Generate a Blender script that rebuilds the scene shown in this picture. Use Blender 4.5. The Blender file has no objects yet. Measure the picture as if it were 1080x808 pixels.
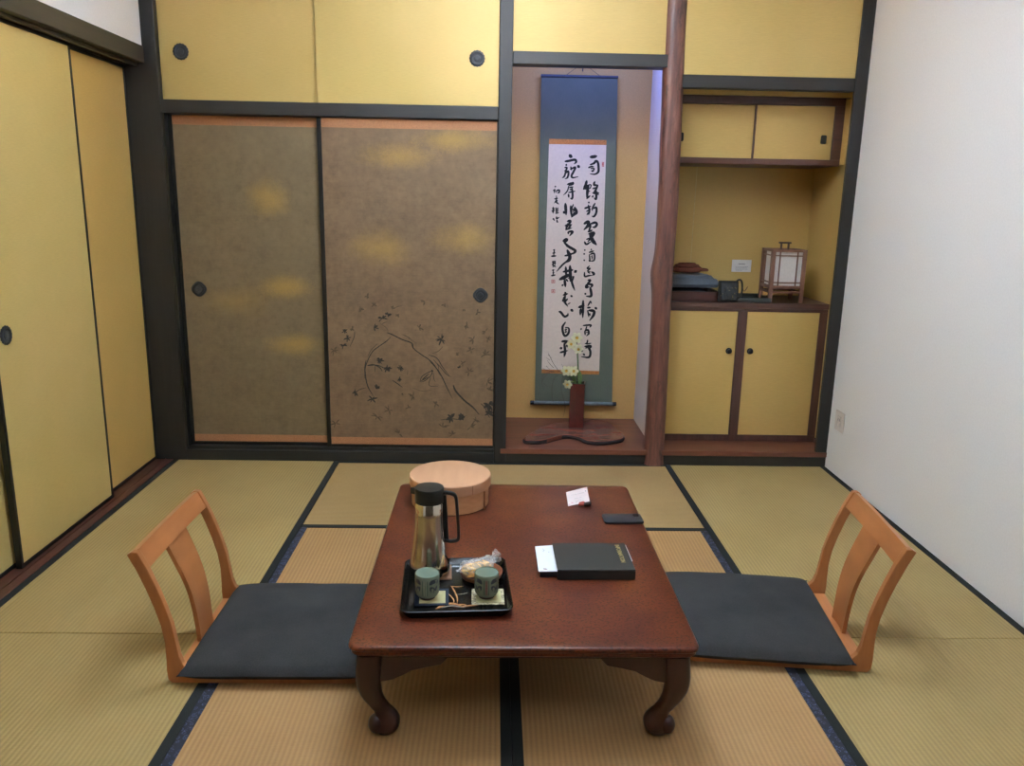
import bpy, bmesh, math, random
from mathutils import Vector, Matrix
random.seed(7)
S = bpy.context.scene
COL = S.collection
# ------------------------------------------------------------------ camera
FPX, CP = 845.38, Vector((.8845, -4.4866, 1.5136))
_a, _b, _r = math.radians(1.4682), math.radians(-12.943), math.radians(1.1179)
FW = Vector((math.sin(_a)*math.cos(_b), math.cos(_a)*math.cos(_b), math.sin(_b)))
_rt = Vector((math.cos(_a), -math.sin(_a), 0)); _up = _rt.cross(FW)
RT = _rt*math.cos(_r) + _up*math.sin(_r); UP = -_rt*math.sin(_r) + _up*math.cos(_r)
cam = bpy.data.objects.new('camera', bpy.data.cameras.new('camera')); COL.objects.link(cam)
cam.matrix_world = Matrix(((RT.x, UP.x, -FW.x, CP.x), (RT.y, UP.y, -FW.y, CP.y), (RT.z, UP.z, -FW.z, CP.z), (0, 0, 0, 1)))
cam.data.sensor_width = 36; cam.data.lens = 36*FPX/1080; cam.data.clip_start = .05
S.camera = cam
def at(px, py, ax, v):
    """a traced point of the photograph, laid on the real plane axis=v"""
    d = FW + RT*((px-540)/FPX) + UP*((404-py)/FPX)
    return CP + d*((v-CP[ax])/d[ax])
# ------------------------------------------------------------------ world, exposure
w = bpy.data.worlds.new('world'); S.world = w; w.use_nodes = True
w.node_tree.nodes['Background'].inputs[0].default_value = (.6, .7, .9, 1)
w.node_tree.nodes['Background'].inputs[1].default_value = .1
S.view_settings.view_transform = 'Standard'; S.view_settings.look = 'None'
S.view_settings.gamma = 1; S.view_settings.use_curve_mapping = False
S.view_settings.exposure = 0.72
S.cycles.max_bounces = 10; S.cycles.diffuse_bounces = 6
# ------------------------------------------------------------------ big lights
def area(name, loc, rot, sx, sy, power, col):
    l = bpy.data.lights.new(name, 'AREA'); l.shape = 'RECTANGLE'; l.size = sx; l.size_y = sy; l.energy = power; l.color = col
    o = bpy.data.objects.new(name, l); COL.objects.link(o); o.location = loc; o.rotation_euler = rot
    return o
LAMPS = [(.95, -1.6, 2.50, 12, 112, 25, (.63, .815, 1.0)), (.95, -4.1, 2.50, 1, 28, 9, (.63, .815, 1.0))]   # ceiling lamps: x, y, z, power down, up, each side, colour
area('alcove_light', (1.40, .22, 2.46), (math.radians(25), 0, 0), .7, .04, 6, (.22, .32, 1.0))   # blue strip behind the alcove lintel
# ------------------------------------------------------------------ helpers
def mesh_obj(name, bm, m, parent=None, smooth=False):
    me = bpy.data.meshes.new(name)
    bmesh.ops.recalc_face_normals(bm, faces=bm.faces)
    bm.to_mesh(me); bm.free()
    if smooth:
        for p in me.polygons: p.use_smooth = True
        try: me.set_sharp_from_angle(angle=math.radians(40))
        except Exception: pass
    if m: me.materials.append(m)
    o = bpy.data.objects.new(name, me); COL.objects.link(o)
    if parent: o.parent = parent
    return o
def tag(o, label=None, cat=None, group=None, kind=None):
    if label: o['label'] = label
    if cat: o['category'] = cat
    if group: o['group'] = group
    if kind: o['kind'] = kind
    return o
def thing(name, label, cat, loc=(0, 0, 0), rz=0, group=None):
    o = bpy.data.objects.new(name, None); o.empty_display_size = .05; COL.objects.link(o)
    o.location = loc; o.rotation_euler = (0, 0, rz)
    return tag(o, label, cat, group)
def part(name, bm, m, parent, world=False, smooth=False, label=None):
    """world=True: the mesh is given in room coordinates and parent is an unrotated Empty"""
    if world:
        p = parent; off = Vector((0, 0, 0))
        while p: off += p.location; p = p.parent
        bm.transform(Matrix.Translation(-off))
    o = mesh_obj(name, bm, m, parent, smooth)
    if label: o['label'] = label
    return o
def struct(name, bm, m, label=None, cat=None, smooth=False):
    return tag(mesh_obj(name, bm, m, None, smooth), label, cat, None, 'structure')
def B(): return bmesh.new()
def box(bm, x0, x1, y0, y1, z0, z1, bev=0, seg=2):
    t = bmesh.new()
    bmesh.ops.create_cube(t, size=1)
    t.transform(Matrix.Translation(((x0+x1)/2, (y0+y1)/2, (z0+z1)/2)) @ Matrix.Diagonal((abs(x1-x0), abs(y1-y0), abs(z1-z0), 1)))
    if bev: bmesh.ops.bevel(t, geom=t.edges[:], offset=bev, segments=seg, profile=.5, affect='EDGES')
    return join(bm, t)
def join(bm, t):
    me = bpy.data.meshes.new('tmp'); t.to_mesh(me); t.free(); bm.from_mesh(me); bpy.data.meshes.remove(me)
    return bm
def bx(*a, **k): return box(B(), *a, **k)
def prism(pts, lo, hi, axis='z', bev=0, bm=None):
    """outline pts (2D) extruded along axis from lo to hi"""
    t = bmesh.new()
    def P(u, v, h):
        return {'z': (u, v, h), 'y': (u, h, v), 'x': (h, u, v)}[axis]
    a = [t.verts.new(P(u, v, lo)) for u, v in pts]; b = [t.verts.new(P(u, v, hi)) for u, v in pts]
    n = len(pts); t.faces.new(a); t.faces.new(b)
    for i in range(n): t.faces.new((a[i], a[(i+1) % n], b[(i+1) % n], b[i]))
    bmesh.ops.recalc_face_normals(t, faces=t.faces)
    if bev:
        ed = [e for e in t.edges if len(e.link_faces) == 2 and e.calc_face_angle(0) > math.radians(35)]
        bmesh.ops.bevel(t, geom=ed, offset=bev, segments=2, profile=.5, affect='EDGES')
    return join(bm or B(), t)
def lathe(prof, seg=40, c=(0, 0, 0), bm=None, lobes=0, amp=0, capt=True):
    t = bmesh.new(); rings = []
    for r, z in prof:
        ring = []
        for i in range(seg):
            a = 2*math.pi*i/seg; rr = r*(1+amp*math.cos(lobes*a)) if lobes else r
            ring.append(t.verts.new((c[0]+rr*math.cos(a), c[1]+rr*math.sin(a), c[2]+z)))
        rings.append(ring)
    for A, Bq in zip(rings, rings[1:]):
        for i in range(seg): t.faces.new((A[i], A[(i+1) % seg], Bq[(i+1) % seg], Bq[i]))
    if capt: t.faces.new(rings[0]); t.faces.new(rings[-1])
    return join(bm or B(), t)
def cr(pts, n=6):
    """Catmull-Rom through pts of any dimension"""
    if len(pts) < 3: 
        return [tuple(a+(b-a)*k/n for a, b in zip(pts[0], pts[-1])) for k in range(n+1)]
    P = [tuple(2*a-b for a, b in zip(pts[0], pts[1]))]+list(pts)+[tuple(2*a-b for a, b in zip(pts[-1], pts[-2]))]
    out = []
    for i in range(1, len(P)-2):
        for k in range(n):
            t = k/n
            out.append(tuple(.5*((2*p1)+(-p0+p2)*t+(2*p0-5*p1+4*p2-p3)*t*t+(-p0+3*p1-3*p2+p3)*t**3) for p0, p1, p2, p3 in zip(P[i-1], P[i], P[i+1], P[i+2])))
    out.append(tuple(pts[-1])); return out
def tube(pts, rad, seg=10, bm=None, n=6, sq=None, smoothpath=True):
    """tube along a path; rad float or list per control point; sq=(w,h) gives a rounded rectangular section in path frame"""
    t = bmesh.new()
    if not hasattr(rad, '__len__'): rad = [rad]*len(pts)
    q = [tuple(p)+(r,) for p, r in zip(pts, rad)]
    q = cr(q, n) if smoothpath and len(q) > 2 else q
    rings = []; prev = None
    for i, v in enumerate(q):
        p = Vector(v[:3]); a = Vector(q[max(i-1, 0)][:3]); b = Vector(q[min(i+1, len(q)-1)][:3]); d = (b-a).normalized()
        if prev is None:
            ref = Vector((0, 0, 1)) if abs(d.z) < .9 else Vector((0, 1, 0)); u = d.cross(ref).normalized()
        else: u = (prev-d*prev.dot(d)).normalized()
        prev = u; vv = d.cross(u)
        ring = []
        for k in range(seg):
            an = 2*math.pi*k/seg+math.pi/seg; c, s = math.cos(an), math.sin(an)
            if sq:
                e = .45; c = math.copysign(abs(c)**e, c)*sq[0]; s = math.copysign(abs(s)**e, s)*sq[1]
            ring.append(t.verts.new(p+(u*c+vv*s)*v[3]))
        rings.append(ring)
    for A, Bq in zip(rings, rings[1:]):
        for k in range(seg): t.faces.new((A[k], A[(k+1) % seg], Bq[(k+1) % seg], Bq[k]))
    t.faces.new(rings[0]); t.faces.new(rings[-1])
    return join(bm or B(), t)
def rrect(x0, x1, y0, y1, r, n=5):
    o = []
    for cx, cy, a0 in ((x1-r, y1-r, 0), (x0+r, y1-r, 90), (x0+r, y0+r, 180), (x1-r, y0+r, 270)):
        for k in range(n+1):
            a = math.radians(a0+90*k/n); o.append((cx+r*math.cos(a), cy+r*math.sin(a)))
    return o
def stroke(bm, pts, w0, th, axis='y', lift=0, taper=True):
    """a brush stroke: flat ribbon of varying width through 3D pts lying on a plane, thickness th"""
    q = cr([tuple(p) for p in pts], 5); n = len(q); L = []; R = []
    for i, p in enumerate(q):
        p = Vector(p); d = (Vector(q[min(i+1, n-1)])-Vector(q[max(i-1, 0)]))
        if d.length < 1e-7: d = Vector((1, 0, 0))
        d.normalize(); nrm = Vector((0, -1, 0)) if axis == 'y' else Vector((0, 0, 1)); s = d.cross(nrm)
        t = i/(n-1); k = (min(1, .55+t*3)*min(1, .35+(1-t)*2.2)) if taper else 1
        L.append(p+s*w0*.5*k+nrm*lift); R.append(p-s*w0*.5*k+nrm*lift)
    d0 = (Vector(q[0])-Vector(q[1])).normalized(); d1 = (Vector(q[-1])-Vector(q[-2])).normalized()
    c0 = (L[0]+R[0])/2+d0*w0*.25; c1 = (L[-1]+R[-1])/2+d1*w0*(.15 if taper else 0)
    t = bmesh.new(); off = nrm*th
    rows = [(c0, c0)]+list(zip(L, R))+[(c1, c1)]
    vl = []
    for a, b in rows:
        if a is b: v = t.verts.new(a+off); vl.append((v, v))
        else: vl.append((t.verts.new(a+off), t.verts.new(b+off)))
    for (a, b), (c, d) in zip(vl, vl[1:]):
        f = [v for i, v in enumerate((a, b, d, c)) if v not in (a, b, d, c)[:i]]
        if len(f) > 2: t.faces.new(f)
    join(bm, t)
def blob(bm, c, r, axis='y', lift=.0004, n=7, ragged=.5, rnd=random):
    t = bmesh.new(); vs = []
    for k in range(n):
        a = 2*math.pi*k/n; rr = r*(1-ragged*rnd.random())
        off = Vector((math.cos(a)*rr, 0, math.sin(a)*rr)) if axis == 'y' else Vector((math.cos(a)*rr, math.sin(a)*rr, 0))
        vs.append(t.verts.new(Vector(c)+off+(Vector((0, -lift, 0)) if axis == 'y' else Vector((0, 0, lift)))))
    t.faces.new(vs); join(bm, t)
# ------------------------------------------------------------------ materials
def lin(c):
    return tuple(((v/255)/12.92 if v/255 <= .04045 else ((v/255+.055)/1.055)**2.4) for v in c)+(1,)
class M:
    def __init__(s, name, col, rough=.5, metal=0, spec=.5, **kw):
        s.m = bpy.data.materials.new(name); s.m.use_nodes = True; s.t = s.m.node_tree; s.b = s.t.nodes['Principled BSDF']
        s.b.inputs['Base Color'].default_value = lin(col); s.b.inputs['Roughness'].default_value = rough
        s.b.inputs['Metallic'].default_value = metal; s.b.inputs['Specular IOR Level'].default_value = spec
        for k, v in kw.items(): s.b.inputs[k.replace('_', ' ')].default_value = v
        s.col = col
    def n(s, t, **kw):
        x = s.t.nodes.new(t)
        for k, v in kw.items():
            if k in x.inputs: x.inputs[k].default_value = v
            elif k.replace('_', ' ') in x.inputs: x.inputs[k.replace('_', ' ')].default_value = v
            else: setattr(x, k, v)
        return x
    def l(s, a, b): s.t.links.new(a, b)
    def coord(s, scale=(1, 1, 1), rot=(0, 0, 0), kind='Object', loc=(0, 0, 0)):
        c = s.n('ShaderNodeTexCoord'); m = s.n('ShaderNodeMapping'); m.inputs['Scale'].default_value = scale; m.inputs['Rotation'].default_value = rot; m.inputs['Location'].default_value = loc
        s.l(c.outputs[kind], m.inputs[0]); return m.outputs[0]
    def noise(s, vec, scale=5, detail=4, rough=.55):
        x = s.n('ShaderNodeTexNoise', Scale=scale, Detail=detail, Roughness=rough); s.l(vec, x.inputs['Vector']); return x.outputs['Fac']
    def ramp(s, fac, stops):
        r = s.n('ShaderNodeValToRGB'); e = r.color_ramp.elements
        while len(e) < len(stops): e.new(.5)
        for el, (p, c) in zip(e, stops): el.position = p; el.color = lin(c) if len(c) == 3 else c
        s.l(fac, r.inputs[0]); return r.outputs[0]
    def mix(s, f, a, b, mode='MIX'):
        x = s.n('ShaderNodeMix', data_type='RGBA', blend_type=mode)
        for v, i in ((f, 0), (a, 6), (b, 7)):
            if hasattr(v, 'links') or hasattr(v, 'is_linked'): s.l(v, x.inputs[i])
            else: x.inputs[i].default_value = v if i == 0 else (lin(v) if len(v) == 3 else v)
        return x.outputs[2]
    def base(s, c): s.l(c, s.b.inputs['Base Color']); return s
    def bump(s, h, strength=.3, dist=.002):
        b = s.n('ShaderNodeBump', Strength=strength, Distance=dist); s.l(h, b.inputs['Height']); s.l(b.outputs[0], s.b.inputs['Normal']); return s
def simple(name, col, rough=.5, metal=0, spec=.5, var=.12, scale=40, stretch=(1, 1, 1), bump=.1, **kw):
    x = M(name, col, rough, metal, spec, **kw); v = x.coord(stretch); f = x.noise(v, scale)
    a = tuple(max(0, c*(1-var)) for c in col); b = tuple(min(255, c*(1+var)) for c in col)
    x.base(x.ramp(f, [(.3, a), (.7, b)]))
    if bump: x.bump(f, bump, .001)
    return x.m
def wood(name, c1, c2, rough=.45, grain=(1, 1, .06), scale=60, **kw):
    x = M(name, c1, rough, **kw); v = x.coord(grain); f = x.noise(v, scale, 6, .6); g = x.noise(v, scale*.25, 3)
    m = x.mix(.5, x.ramp(f, [(.3, c1), (.7, c2)]), x.ramp(g, [(.35, c1), (.65, c2)])); x.base(m); x.bump(f, .12, .001); return x.m
DARK = wood('dark stained wood', (24, 22, 20), (36, 32, 28), .5)
DARKH = wood('dark stained wood along the beam', (27, 25, 22), (40, 36, 32), .48, (.06, 1, 1))
DARKY = wood('dark stained wood along the side', (34, 30, 25), (54, 47, 38), .45, (1, .06, 1))
BLACK = wood('black lacquer frame', (14, 14, 13), (24, 23, 21), .35)
REDW = wood('reddish plank wood', (84, 46, 32), (114, 67, 48), .4, (.05, 1, 1), 55)
REDDK = wood('dark reddish cabinet wood', (58, 34, 28), (86, 54, 42), .42, (.08, 1, 1), 60)
REDDKV = wood('dark reddish upright wood', (58, 34, 28), (84, 52, 42), .42, (1, 1, .08), 60)
SILLW = wood('reddish brown sill wood', (58, 30, 24), (92, 52, 42), .35, (1, .05, 1), 60)
def gold(name, col, seed=0, rough=.42):
    x = M(name, col, rough, .18, .5); v = x.coord((1, 1, 14), loc=(seed, seed*.3, 0)); f = x.noise(v, 30, 5, .6)
    u = x.coord((1, 1, 1), loc=(seed*1.7, 0, seed)); g = x.noise(u, 1.6, 3)
    a = tuple(c*.95 for c in col); b = tuple(min(255, c*1.04) for c in col)
    m = x.mix(.45, x.ramp(f, [(.3, a), (.7, b)]), x.ramp(g, [(.35, (col[0]*.95, col[1]*.95, col[2]*.86)), (.65, (min(255, col[0]*1.04), col[1]*1.02, col[2]*1.02))]))
    x.base(m); x.bump(f, .06, .0006); return x.m
GOLD = gold('gold paper', (200, 173, 106)); GOLD2 = gold('gold paper of the cabinet', (196, 165, 98), 3); GOLD3 = gold('gold paper of the side doors', (204, 178, 112), 7)
GOLD4 = gold('deeper gold paper', (204, 168, 96), 11)
PLAST = simple('white plaster', (234, 233, 231), .9, 0, .2, .015, 120, bump=.15)
ALCW = simple('sand coloured alcove plaster', (188, 150, 92), .9, 0, .2, .03, 150, bump=.2)
IRON = simple('blackened iron pull', (30, 31, 33), .55, 0, .5, .2, 120)
def tatami(name, c1, c2, along='y'):
    x = M(name, c1, .62, 0, .35)
    tc = x.n('ShaderNodeTexCoord'); sp = x.n('ShaderNodeSeparateXYZ'); x.l(tc.outputs['Object'], sp.inputs[0])
    U, V = ('X', 'Y') if along == 'y' else ('Y', 'X')
    def mul(o, k):
        q = x.n('ShaderNodeMath', operation='MULTIPLY'); x.l(o, q.inputs[0]); q.inputs[1].default_value = k; return q.outputs[0]
    def sn(o):
        q = x.n('ShaderNodeMath', operation='SINE'); x.l(o, q.inputs[0]); return q.outputs[0]
    rib = sn(mul(sp.outputs[U], 2*math.pi/.0155))
    mp = x.n('ShaderNodeMapping'); mp.inputs['Scale'].default_value = (1, .06, 1) if along == 'x' else (.06, 1, 1)
    x.l(tc.outputs['Object'], mp.inputs[0]); straw = x.noise(mp.outputs[0], 420, 3, .6)
    big = x.noise(x.coord(), 2.2, 3)
    c = x.mix(.5, x.ramp(straw, [(.3, c1), (.7, c2)]), x.ramp(big, [(.35, c1), (.65, c2)]))
    r01 = x.n('ShaderNodeMapRange'); x.l(rib, r01.inputs[0]); r01.inputs[1].default_value = -1; r01.inputs[2].default_value = 1; r01.inputs[3].default_value = .84; r01.inputs[4].default_value = 1.04
    mm = x.n('ShaderNodeMix', data_type='RGBA', blend_type='MULTIPLY'); mm.inputs[0].default_value = 1
    x.l(c, mm.inputs[6]); cmb = x.n('ShaderNodeCombineColor')
    for i in range(3): x.l(r01.outputs[0], cmb.inputs[i])
    x.l(cmb.outputs[0], mm.inputs[7]); x.base(mm.outputs[2])
    ad = x.n('ShaderNodeMath', operation='ADD'); x.l(rib, ad.inputs[0]); x.l(straw, ad.inputs[1])
    x.bump(ad.outputs[0], .35, .0012); return x.m
TAT_G = tatami('greenish beige rush matting', (147, 122, 74), (163, 138, 88))
TAT_H = tatami('tan rush matting laid across', (144, 115, 70), (160, 130, 84), 'x')
TAT_O = tatami('orange tan rush matting', (152, 114, 70), (169, 130, 84))
CLOTHB = simple('black border cloth', (30, 31, 30), .85, 0, .2, .12, 400, bump=.3)
def pattern_cloth():
    x = M('patterned blue border cloth', (36, 40, 58), .8, 0, .3)
    v = x.coord((1, 1, 1)); vo = x.n('ShaderNodeTexVoronoi', Scale=58.0, feature='F1'); x.l(v, vo.inputs['Vector'])
    c = x.ramp(vo.outputs['Distance'], [(.0, (120, 96, 90)), (.14, (60, 66, 98)), (.3, (26, 28, 36)), (.42, (74, 82, 112)), (.5, (30, 32, 42))])
    n2 = x.noise(v, 160, 2); x.base(x.mix(x.ramp(n2, [(.45, (0, 0, 0)), (.6, (255, 255, 255))]), c, (34, 34, 44))); return x.m
CLOTHP = pattern_cloth()
# ================================================================== ROOM SHELL
XR, YE = 2.867, -5.42
struct('floor', bx(-1.20, XR+.1, YE, .85, -.12, -.058), DARKH, 'floor boards under the straw mats', 'floor')
struct('floor_corridor', bx(-1.2, XR+.1, YE, -3.825, -.057, 0), REDW, 'wooden boards at the open end of the room', 'floor')
struct('ceiling', bx(-1.20, XR+.1, YE, .85, 3.0, 3.06), simple('pale ceiling board', (228, 230, 232), .8, stretch=(1, .05, 1)), 'pale ceiling boards over the mat room', 'ceiling')
struct('wall_right', bx(XR, XR+.1, YE, .0, -.06, 3.0), PLAST, 'bare white plaster wall on the right side', 'wall')
struct('wall_front', bx(-1.2, XR+.1, YE-.1, YE, -.06, 3.0), simple('dim brown wall behind', (84, 74, 62), .8), 'plain dark brown wall behind the viewer', 'wall')  # unseen wall, its colour darkened to cut bounce light under the table
struct('wall_left', bx(-1.16, -.957, YE, 0, 2.25, 3.0), PLAST, 'white plaster strip above the left side doors', 'wall')
struct('wall_left_end', bx(-1.2, -1.0, YE, -3.84, -.06, 2.25), PLAST)
struct('wall_left_backing', bx(-1.2, -1.13, -3.84, 0, -.06, 2.25), PLAST)
# left side: lintel, track, sill
b = bx(-1.13, -.948, -3.9, -.001, 2.166, 2.2495, .003)
struct('trim_1', b, DARKY, 'dark lintel beam above the left sliding doors', 'beam')
b = bx(-1.128, -1.082, -3.9, -.001, 2.150, 2.1655); box(b, -1.052, -1.044, -3.9, -.001, 2.152, 2.1655); box(b, -1.005, -.985, -3.9, -.001, 2.150, 2.1655)
struct('trim_2', b, DARKY, 'grooved track under the left lintel beam', 'door track')
b = bx(-1.13, -.962, -3.82, -.002, -.05, .001, .001); box(b, -1.008, -1.002, -3.82, -.002, .0, .004); 
struct('trim_3', b, SILLW, 'reddish brown sill along the left sliding doors', 'sill')
def pull_round(parent, c, r, axis, lobes=16, amp=.03, m=IRON, name='door_pull', mokko=False):
    pr = [(r, 0), (r, .003), (r*.86, .0055), (r*.74, .0055), (r*.68, .001), (r*.40, .0005), (r*.36, .003), (r*.2, .0042), (.0001, .0044)]
    b = lathe(pr, 64, lobes=4 if mokko else lobes, amp=.05 if mokko else amp)
    if axis == 'y': b.transform(Matrix.Translation(c) @ Matrix.Rotation(math.radians(90), 4, 'X') @ Matrix.Rotation(math.radians(0), 4, 'Z'))
    else: b.transform(Matrix.Translation(c) @ Matrix.Rotation(math.radians(90), 4, 'Y'))
    return part(name, b, m, parent, True, True)
# left sliding doors
def side_door(n, x, y0, y1, m, label, pull=None, fr=.018):
    t = thing('door_%d' % n, label, 'sliding door', (x, (y0+y1)/2, .005)); t['kind'] = 'structure'
    part('door_panel', bx(x-.022, x-.002, y0+fr, y1-fr, .022, 2.138), m, t, True)
    b = B(); box(b, x-.024, x, y0, y0+fr, .004, 2.149, .0015); box(b, x-.024, x, y1-fr, y1, .004, 2.149, .0015)
    box(b, x-.024, x, y0+fr, y1-fr, .004, .022, .0015); box(b, x-.024, x, y0+fr, y1-fr, 2.138, 2.149, .0015)
    part('door_frame', b, BLACK, t, True)
    if pull: pull_round(t, (x-.001, pull[0], pull[1]), .038, 'x')
side_door(1, -1.055, -.675, -.002, GOLD4, 'narrow gold sliding door nearest the corner on the left', None)
side_door(2, -1.020, -1.43, -.62, GOLD3, 'wide gold sliding door with a round black pull on the left', (-1.345, .955))
side_door(3, -1.055, -2.24, -1.385, GOLD3, 'gold sliding door cut by the lower left picture edge', None)
side_door(4, -1.020, -3.10, -2.20, GOLD3, 'gold sliding door beside the viewer', (-2.3, .955))
side_door(5, -1.055, -3.82, -3.06, GOLD4, 'gold sliding door at the near end', None)
# ---- back wall, timber frame
struct('trim_4', bx(-1.13, -.885, 0, .12, -.05, 3.0, .003), DARK, 'dark corner post between the left doors and the closet', 'post')
struct('trim_5', bx(.900, .970, -.004, .11, .0, 3.0, .003), DARK, 'dark upright post between closet and alcove', 'post')
struct('trim_6', bx(2.802, 2.866, -.003, .022, .086, 3.0, .003), DARK, 'dark upright post against the white right wall', 'post')
struct('trim_7', bx(-.884, .899, -.002, .12, 1.922, 1.990, .003), DARKH, 'dark beam between the upper and lower closet doors', 'beam')
struct('trim_8', bx(.971, 1.80, -.002, .10, 2.206, 2.270, .003), DARKH, 'dark lintel above the scroll alcove', 'beam')
struct('trim_9', bx(1.84, 2.801, -.001, .06, 2.107, 2.174, .003), DARKH, 'dark lintel above the shelf nook', 'beam')
b = bx(-.884, .899, -.001, .12, -.05, .058, .002); box(b, -.884, .899, .018, .12, .0585, .078, .001)
struct('trim_10', b, DARKH, 'dark threshold under the painted closet doors', 'threshold')
b = bx(.9005, 1.80, .002, .05, -.05, .0585, .002); box(b, 1.80, 2.866, .002, .05, -.05, .0585, .002)
struct('trim_11', b, DARKH, 'black base board in front of the alcove plinth', 'base board')
b = bx(-.884, -.871, .005, .11, .078, 1.922); struct('trim_12', b, BLACK, 'thin black jamb beside the left painted door', 'jamb')
# gold fields above
struct('wall_alcove_upper', bx(.971, 1.80, .012, .06, 2.2705, 3.0), GOLD, 'plain gold field above the scroll alcove', 'wall')
struct('wall_nook_upper', bx(1.84, 2.8015, .012, .06, 2.1745, 3.0), GOLD, 'plain gold field above the shelf nook', 'wall')
struct('wall_closet_top', bx(-.884, .899, .012, .12, 2.75, 3.0), GOLD)
struct('trim_13', bx(-.884, .899, -.002, .12, 2.70, 2.75), DARKH)
struct('wall_back', bx(-1.13, 2.99, .76, .82, -.06, 3.0), simple('unseen lath wall', (120, 100, 70), .9))
struct('wall_closet_side', bx(.905, .939, .11, .76, -.05, 3.0), ALCW)
# ---- alcove shell
b = B(); box(b, .9395, 1.835, -.010, .70, .059, .0885, .002)
struct('floor_alcove', b, REDW, 'reddish plank floor of the scroll alcove', 'alcove floor')
struct('wall_alcove_back', bx(.9395, 1.84, .685, .755, .0885, 2.6), ALCW, 'sand coloured back wall behind the hanging scroll', 'wall')
struct('wall_alcove_left', bx(.9395, .9445, .111, .685, .0885, 2.6), ALCW)
struct('wall_alcove_right', bx(1.838, 1.862, .045, .685, .0885, 2.6), simple('pale alcove side wall', (214, 204, 196), .9, 0, .2, .02, 150), 'pale side wall of the alcove beside the log pillar', 'wall')
struct('ceiling_alcove', bx(.9395, 1.862, .061, .755, 2.60, 2.64), ALCW)
# ---- nook shell
struct('floor_nook', bx(1.8355, 2.8665, -.010, .70, .059, .0885, .002), REDW, 'reddish plank under the lower cabinet', 'plinth plank')
struct('wall_nook_back', bx(1.862, 2.93, .635, .70, .0885, 2.3), GOLD2, 'gold papered back wall of the shelf nook', 'wall')
struct('wall_nook_left', bx(1.8625, 1.886, .045, .634, .0885, 2.3), GOLD2)
struct('wall_nook_right', bx(2.876, 2.95, .001, .634, .0, 3.0), GOLD2, 'gold papered side of the nook beside the right post', 'wall')
struct('trim_14', bx(2.866, 2.876, .001, .022, .0, 3.0), DARK)
struct('trim_16', bx(2.862, 2.875, .0225, .198, .089, .118, .002), REDDK)
struct('wall_nook_return', bx(2.802, 2.875, .0225, .06, 2.1745, 3.0), GOLD)
struct('ceiling_nook', bx(1.862, 2.875, .198, .634, 2.0995, 2.2), GOLD2)
b = bx(2.137, 2.140, .6335, .635, .95, 1.73); struct('trim_15', b, simple('pale paper seam', (196, 176, 120), .6))
# ---- log pillar
def pillar():
    t = bmesh.new(); rings = []; rnd = random.Random(3)
    zs = [(-.003, 1.856, .066, .070), (.06, 1.855, .061, .063), (.3, 1.857, .056, .060), (.6, 1.855, .055, .058), (.85, 1.850, .054, .058), (1.0, 1.848, .056, .060), (1.08, 1.843, .060, .064), (1.14, 1.842, .060, .062), (1.25, 1.850, .055, .057), (1.5, 1.852, .055, .055), (1.8, 1.846, .055, .055), (2.1, 1.840, .056, .055), (2.3, 1.836, .056, .054), (2.6, 1.834, .056, .053), (3.0, 1.832, .055, .053)]
    z = cr(zs, 5); ph = [rnd.random()*6 for _ in range(6)]
    for zz, cx, rx, ry in z:
        ring = []
        for k in range(40):
            a = 2*math.pi*k/40
            rr = 1+.018*math.sin(3*a+ph[0]+zz*1.3)+.012*math.sin(7*a+ph[1]-zz*3)+.012*math.sin(zz*17+a*2+ph[2])
            e = .8
            c, s = math.cos(a), math.sin(a); c = math.copysign(abs(c)**e, c); s = math.copysign(abs(s)**e, s)
            ring.append(t.verts.new((cx-.009+rx*rr*c, .040+ry*rr*s, zz)))
        rings.append(ring)
    for A, Bq in zip(rings, rings[1:]):
        for k in range(40): t.faces.new((A[k], A[(k+1) % 40], Bq[(k+1) % 40], Bq[k]))
    t.faces.new(rings[0]); t.faces.new(rings[-1]); return t
x = M('reddish log wood', (96, 52, 36), .45, 0, .6)
v = x.coord((1, 1, .12)); f = x.noise(v, 45, 7, .65); g = x.noise(x.coord((1, 1, .3)), 26, 4, .7)
c = x.ramp(f, [(.25, (58, 30, 23)), (.5, (94, 54, 42)), (.75, (126, 80, 62))])
x.base(x.mix(x.ramp(g, [(.56, (0, 0, 0)), (.68, (255, 255, 255))]), c, (58, 30, 20))); x.bump(f, .5, .003)
tag(mesh_obj('alcove_pillar', pillar(), x.m, None, True), 'knobbly reddish brown log pillar between the scroll alcove and shelf nook', 'pillar', None, 'structure')
# ================================================================== TATAMI
def mat(x0, x1, y0, y1, m, borders, label, group=None):
    t = thing('tatami_mat', label, 'tatami mat', ((x0+x1)/2, (y0+y1)/2, -.055), 0, group)
    g = .0012; bw = .031; x0 += g; x1 -= g; y0 += g; y1 -= g
    part('rush_cover', bx(x0, x1, y0, y1, -.055, -.0006, .004), m, t, True)
    for side, cm in borders.items():
        if side == 'l': q = (x0-.0005, x0+bw, y0, y1)
        if side == 'r': q = (x1-bw, x1+.0005, y0, y1)
        if side == 'f': q = (x0, x1, y0-.0005, y0+bw)
        if side == 'b': q = (x0, x1, y1-bw, y1+.0005)
        part('cloth_border', bx(*q, -.05, .0006, .0008), cm, t, True)
XL = -.960
mat(XL, 0, -1.91, 0, TAT_G, {'l': CLOTHB, 'r': CLOTHB}, 'greenish beige straw mat along the left doors, the far one by the closet')
mat(XL, 0, -3.82, -1.91, TAT_G, {'l': CLOTHB, 'r': CLOTHB}, 'greenish beige straw mat along the left doors, the near one in the lower left corner')
mat(0, 1.91, -.968, 0, TAT_H, {'f': CLOTHB, 'b': CLOTHB}, 'tan straw mat lying crosswise in front of closet and alcove')
mat(0, .955, -2.865, -.968, TAT_O, {'l': CLOTHP, 'r': CLOTHB}, 'orange tan straw mat under the left half of the low table')
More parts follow.
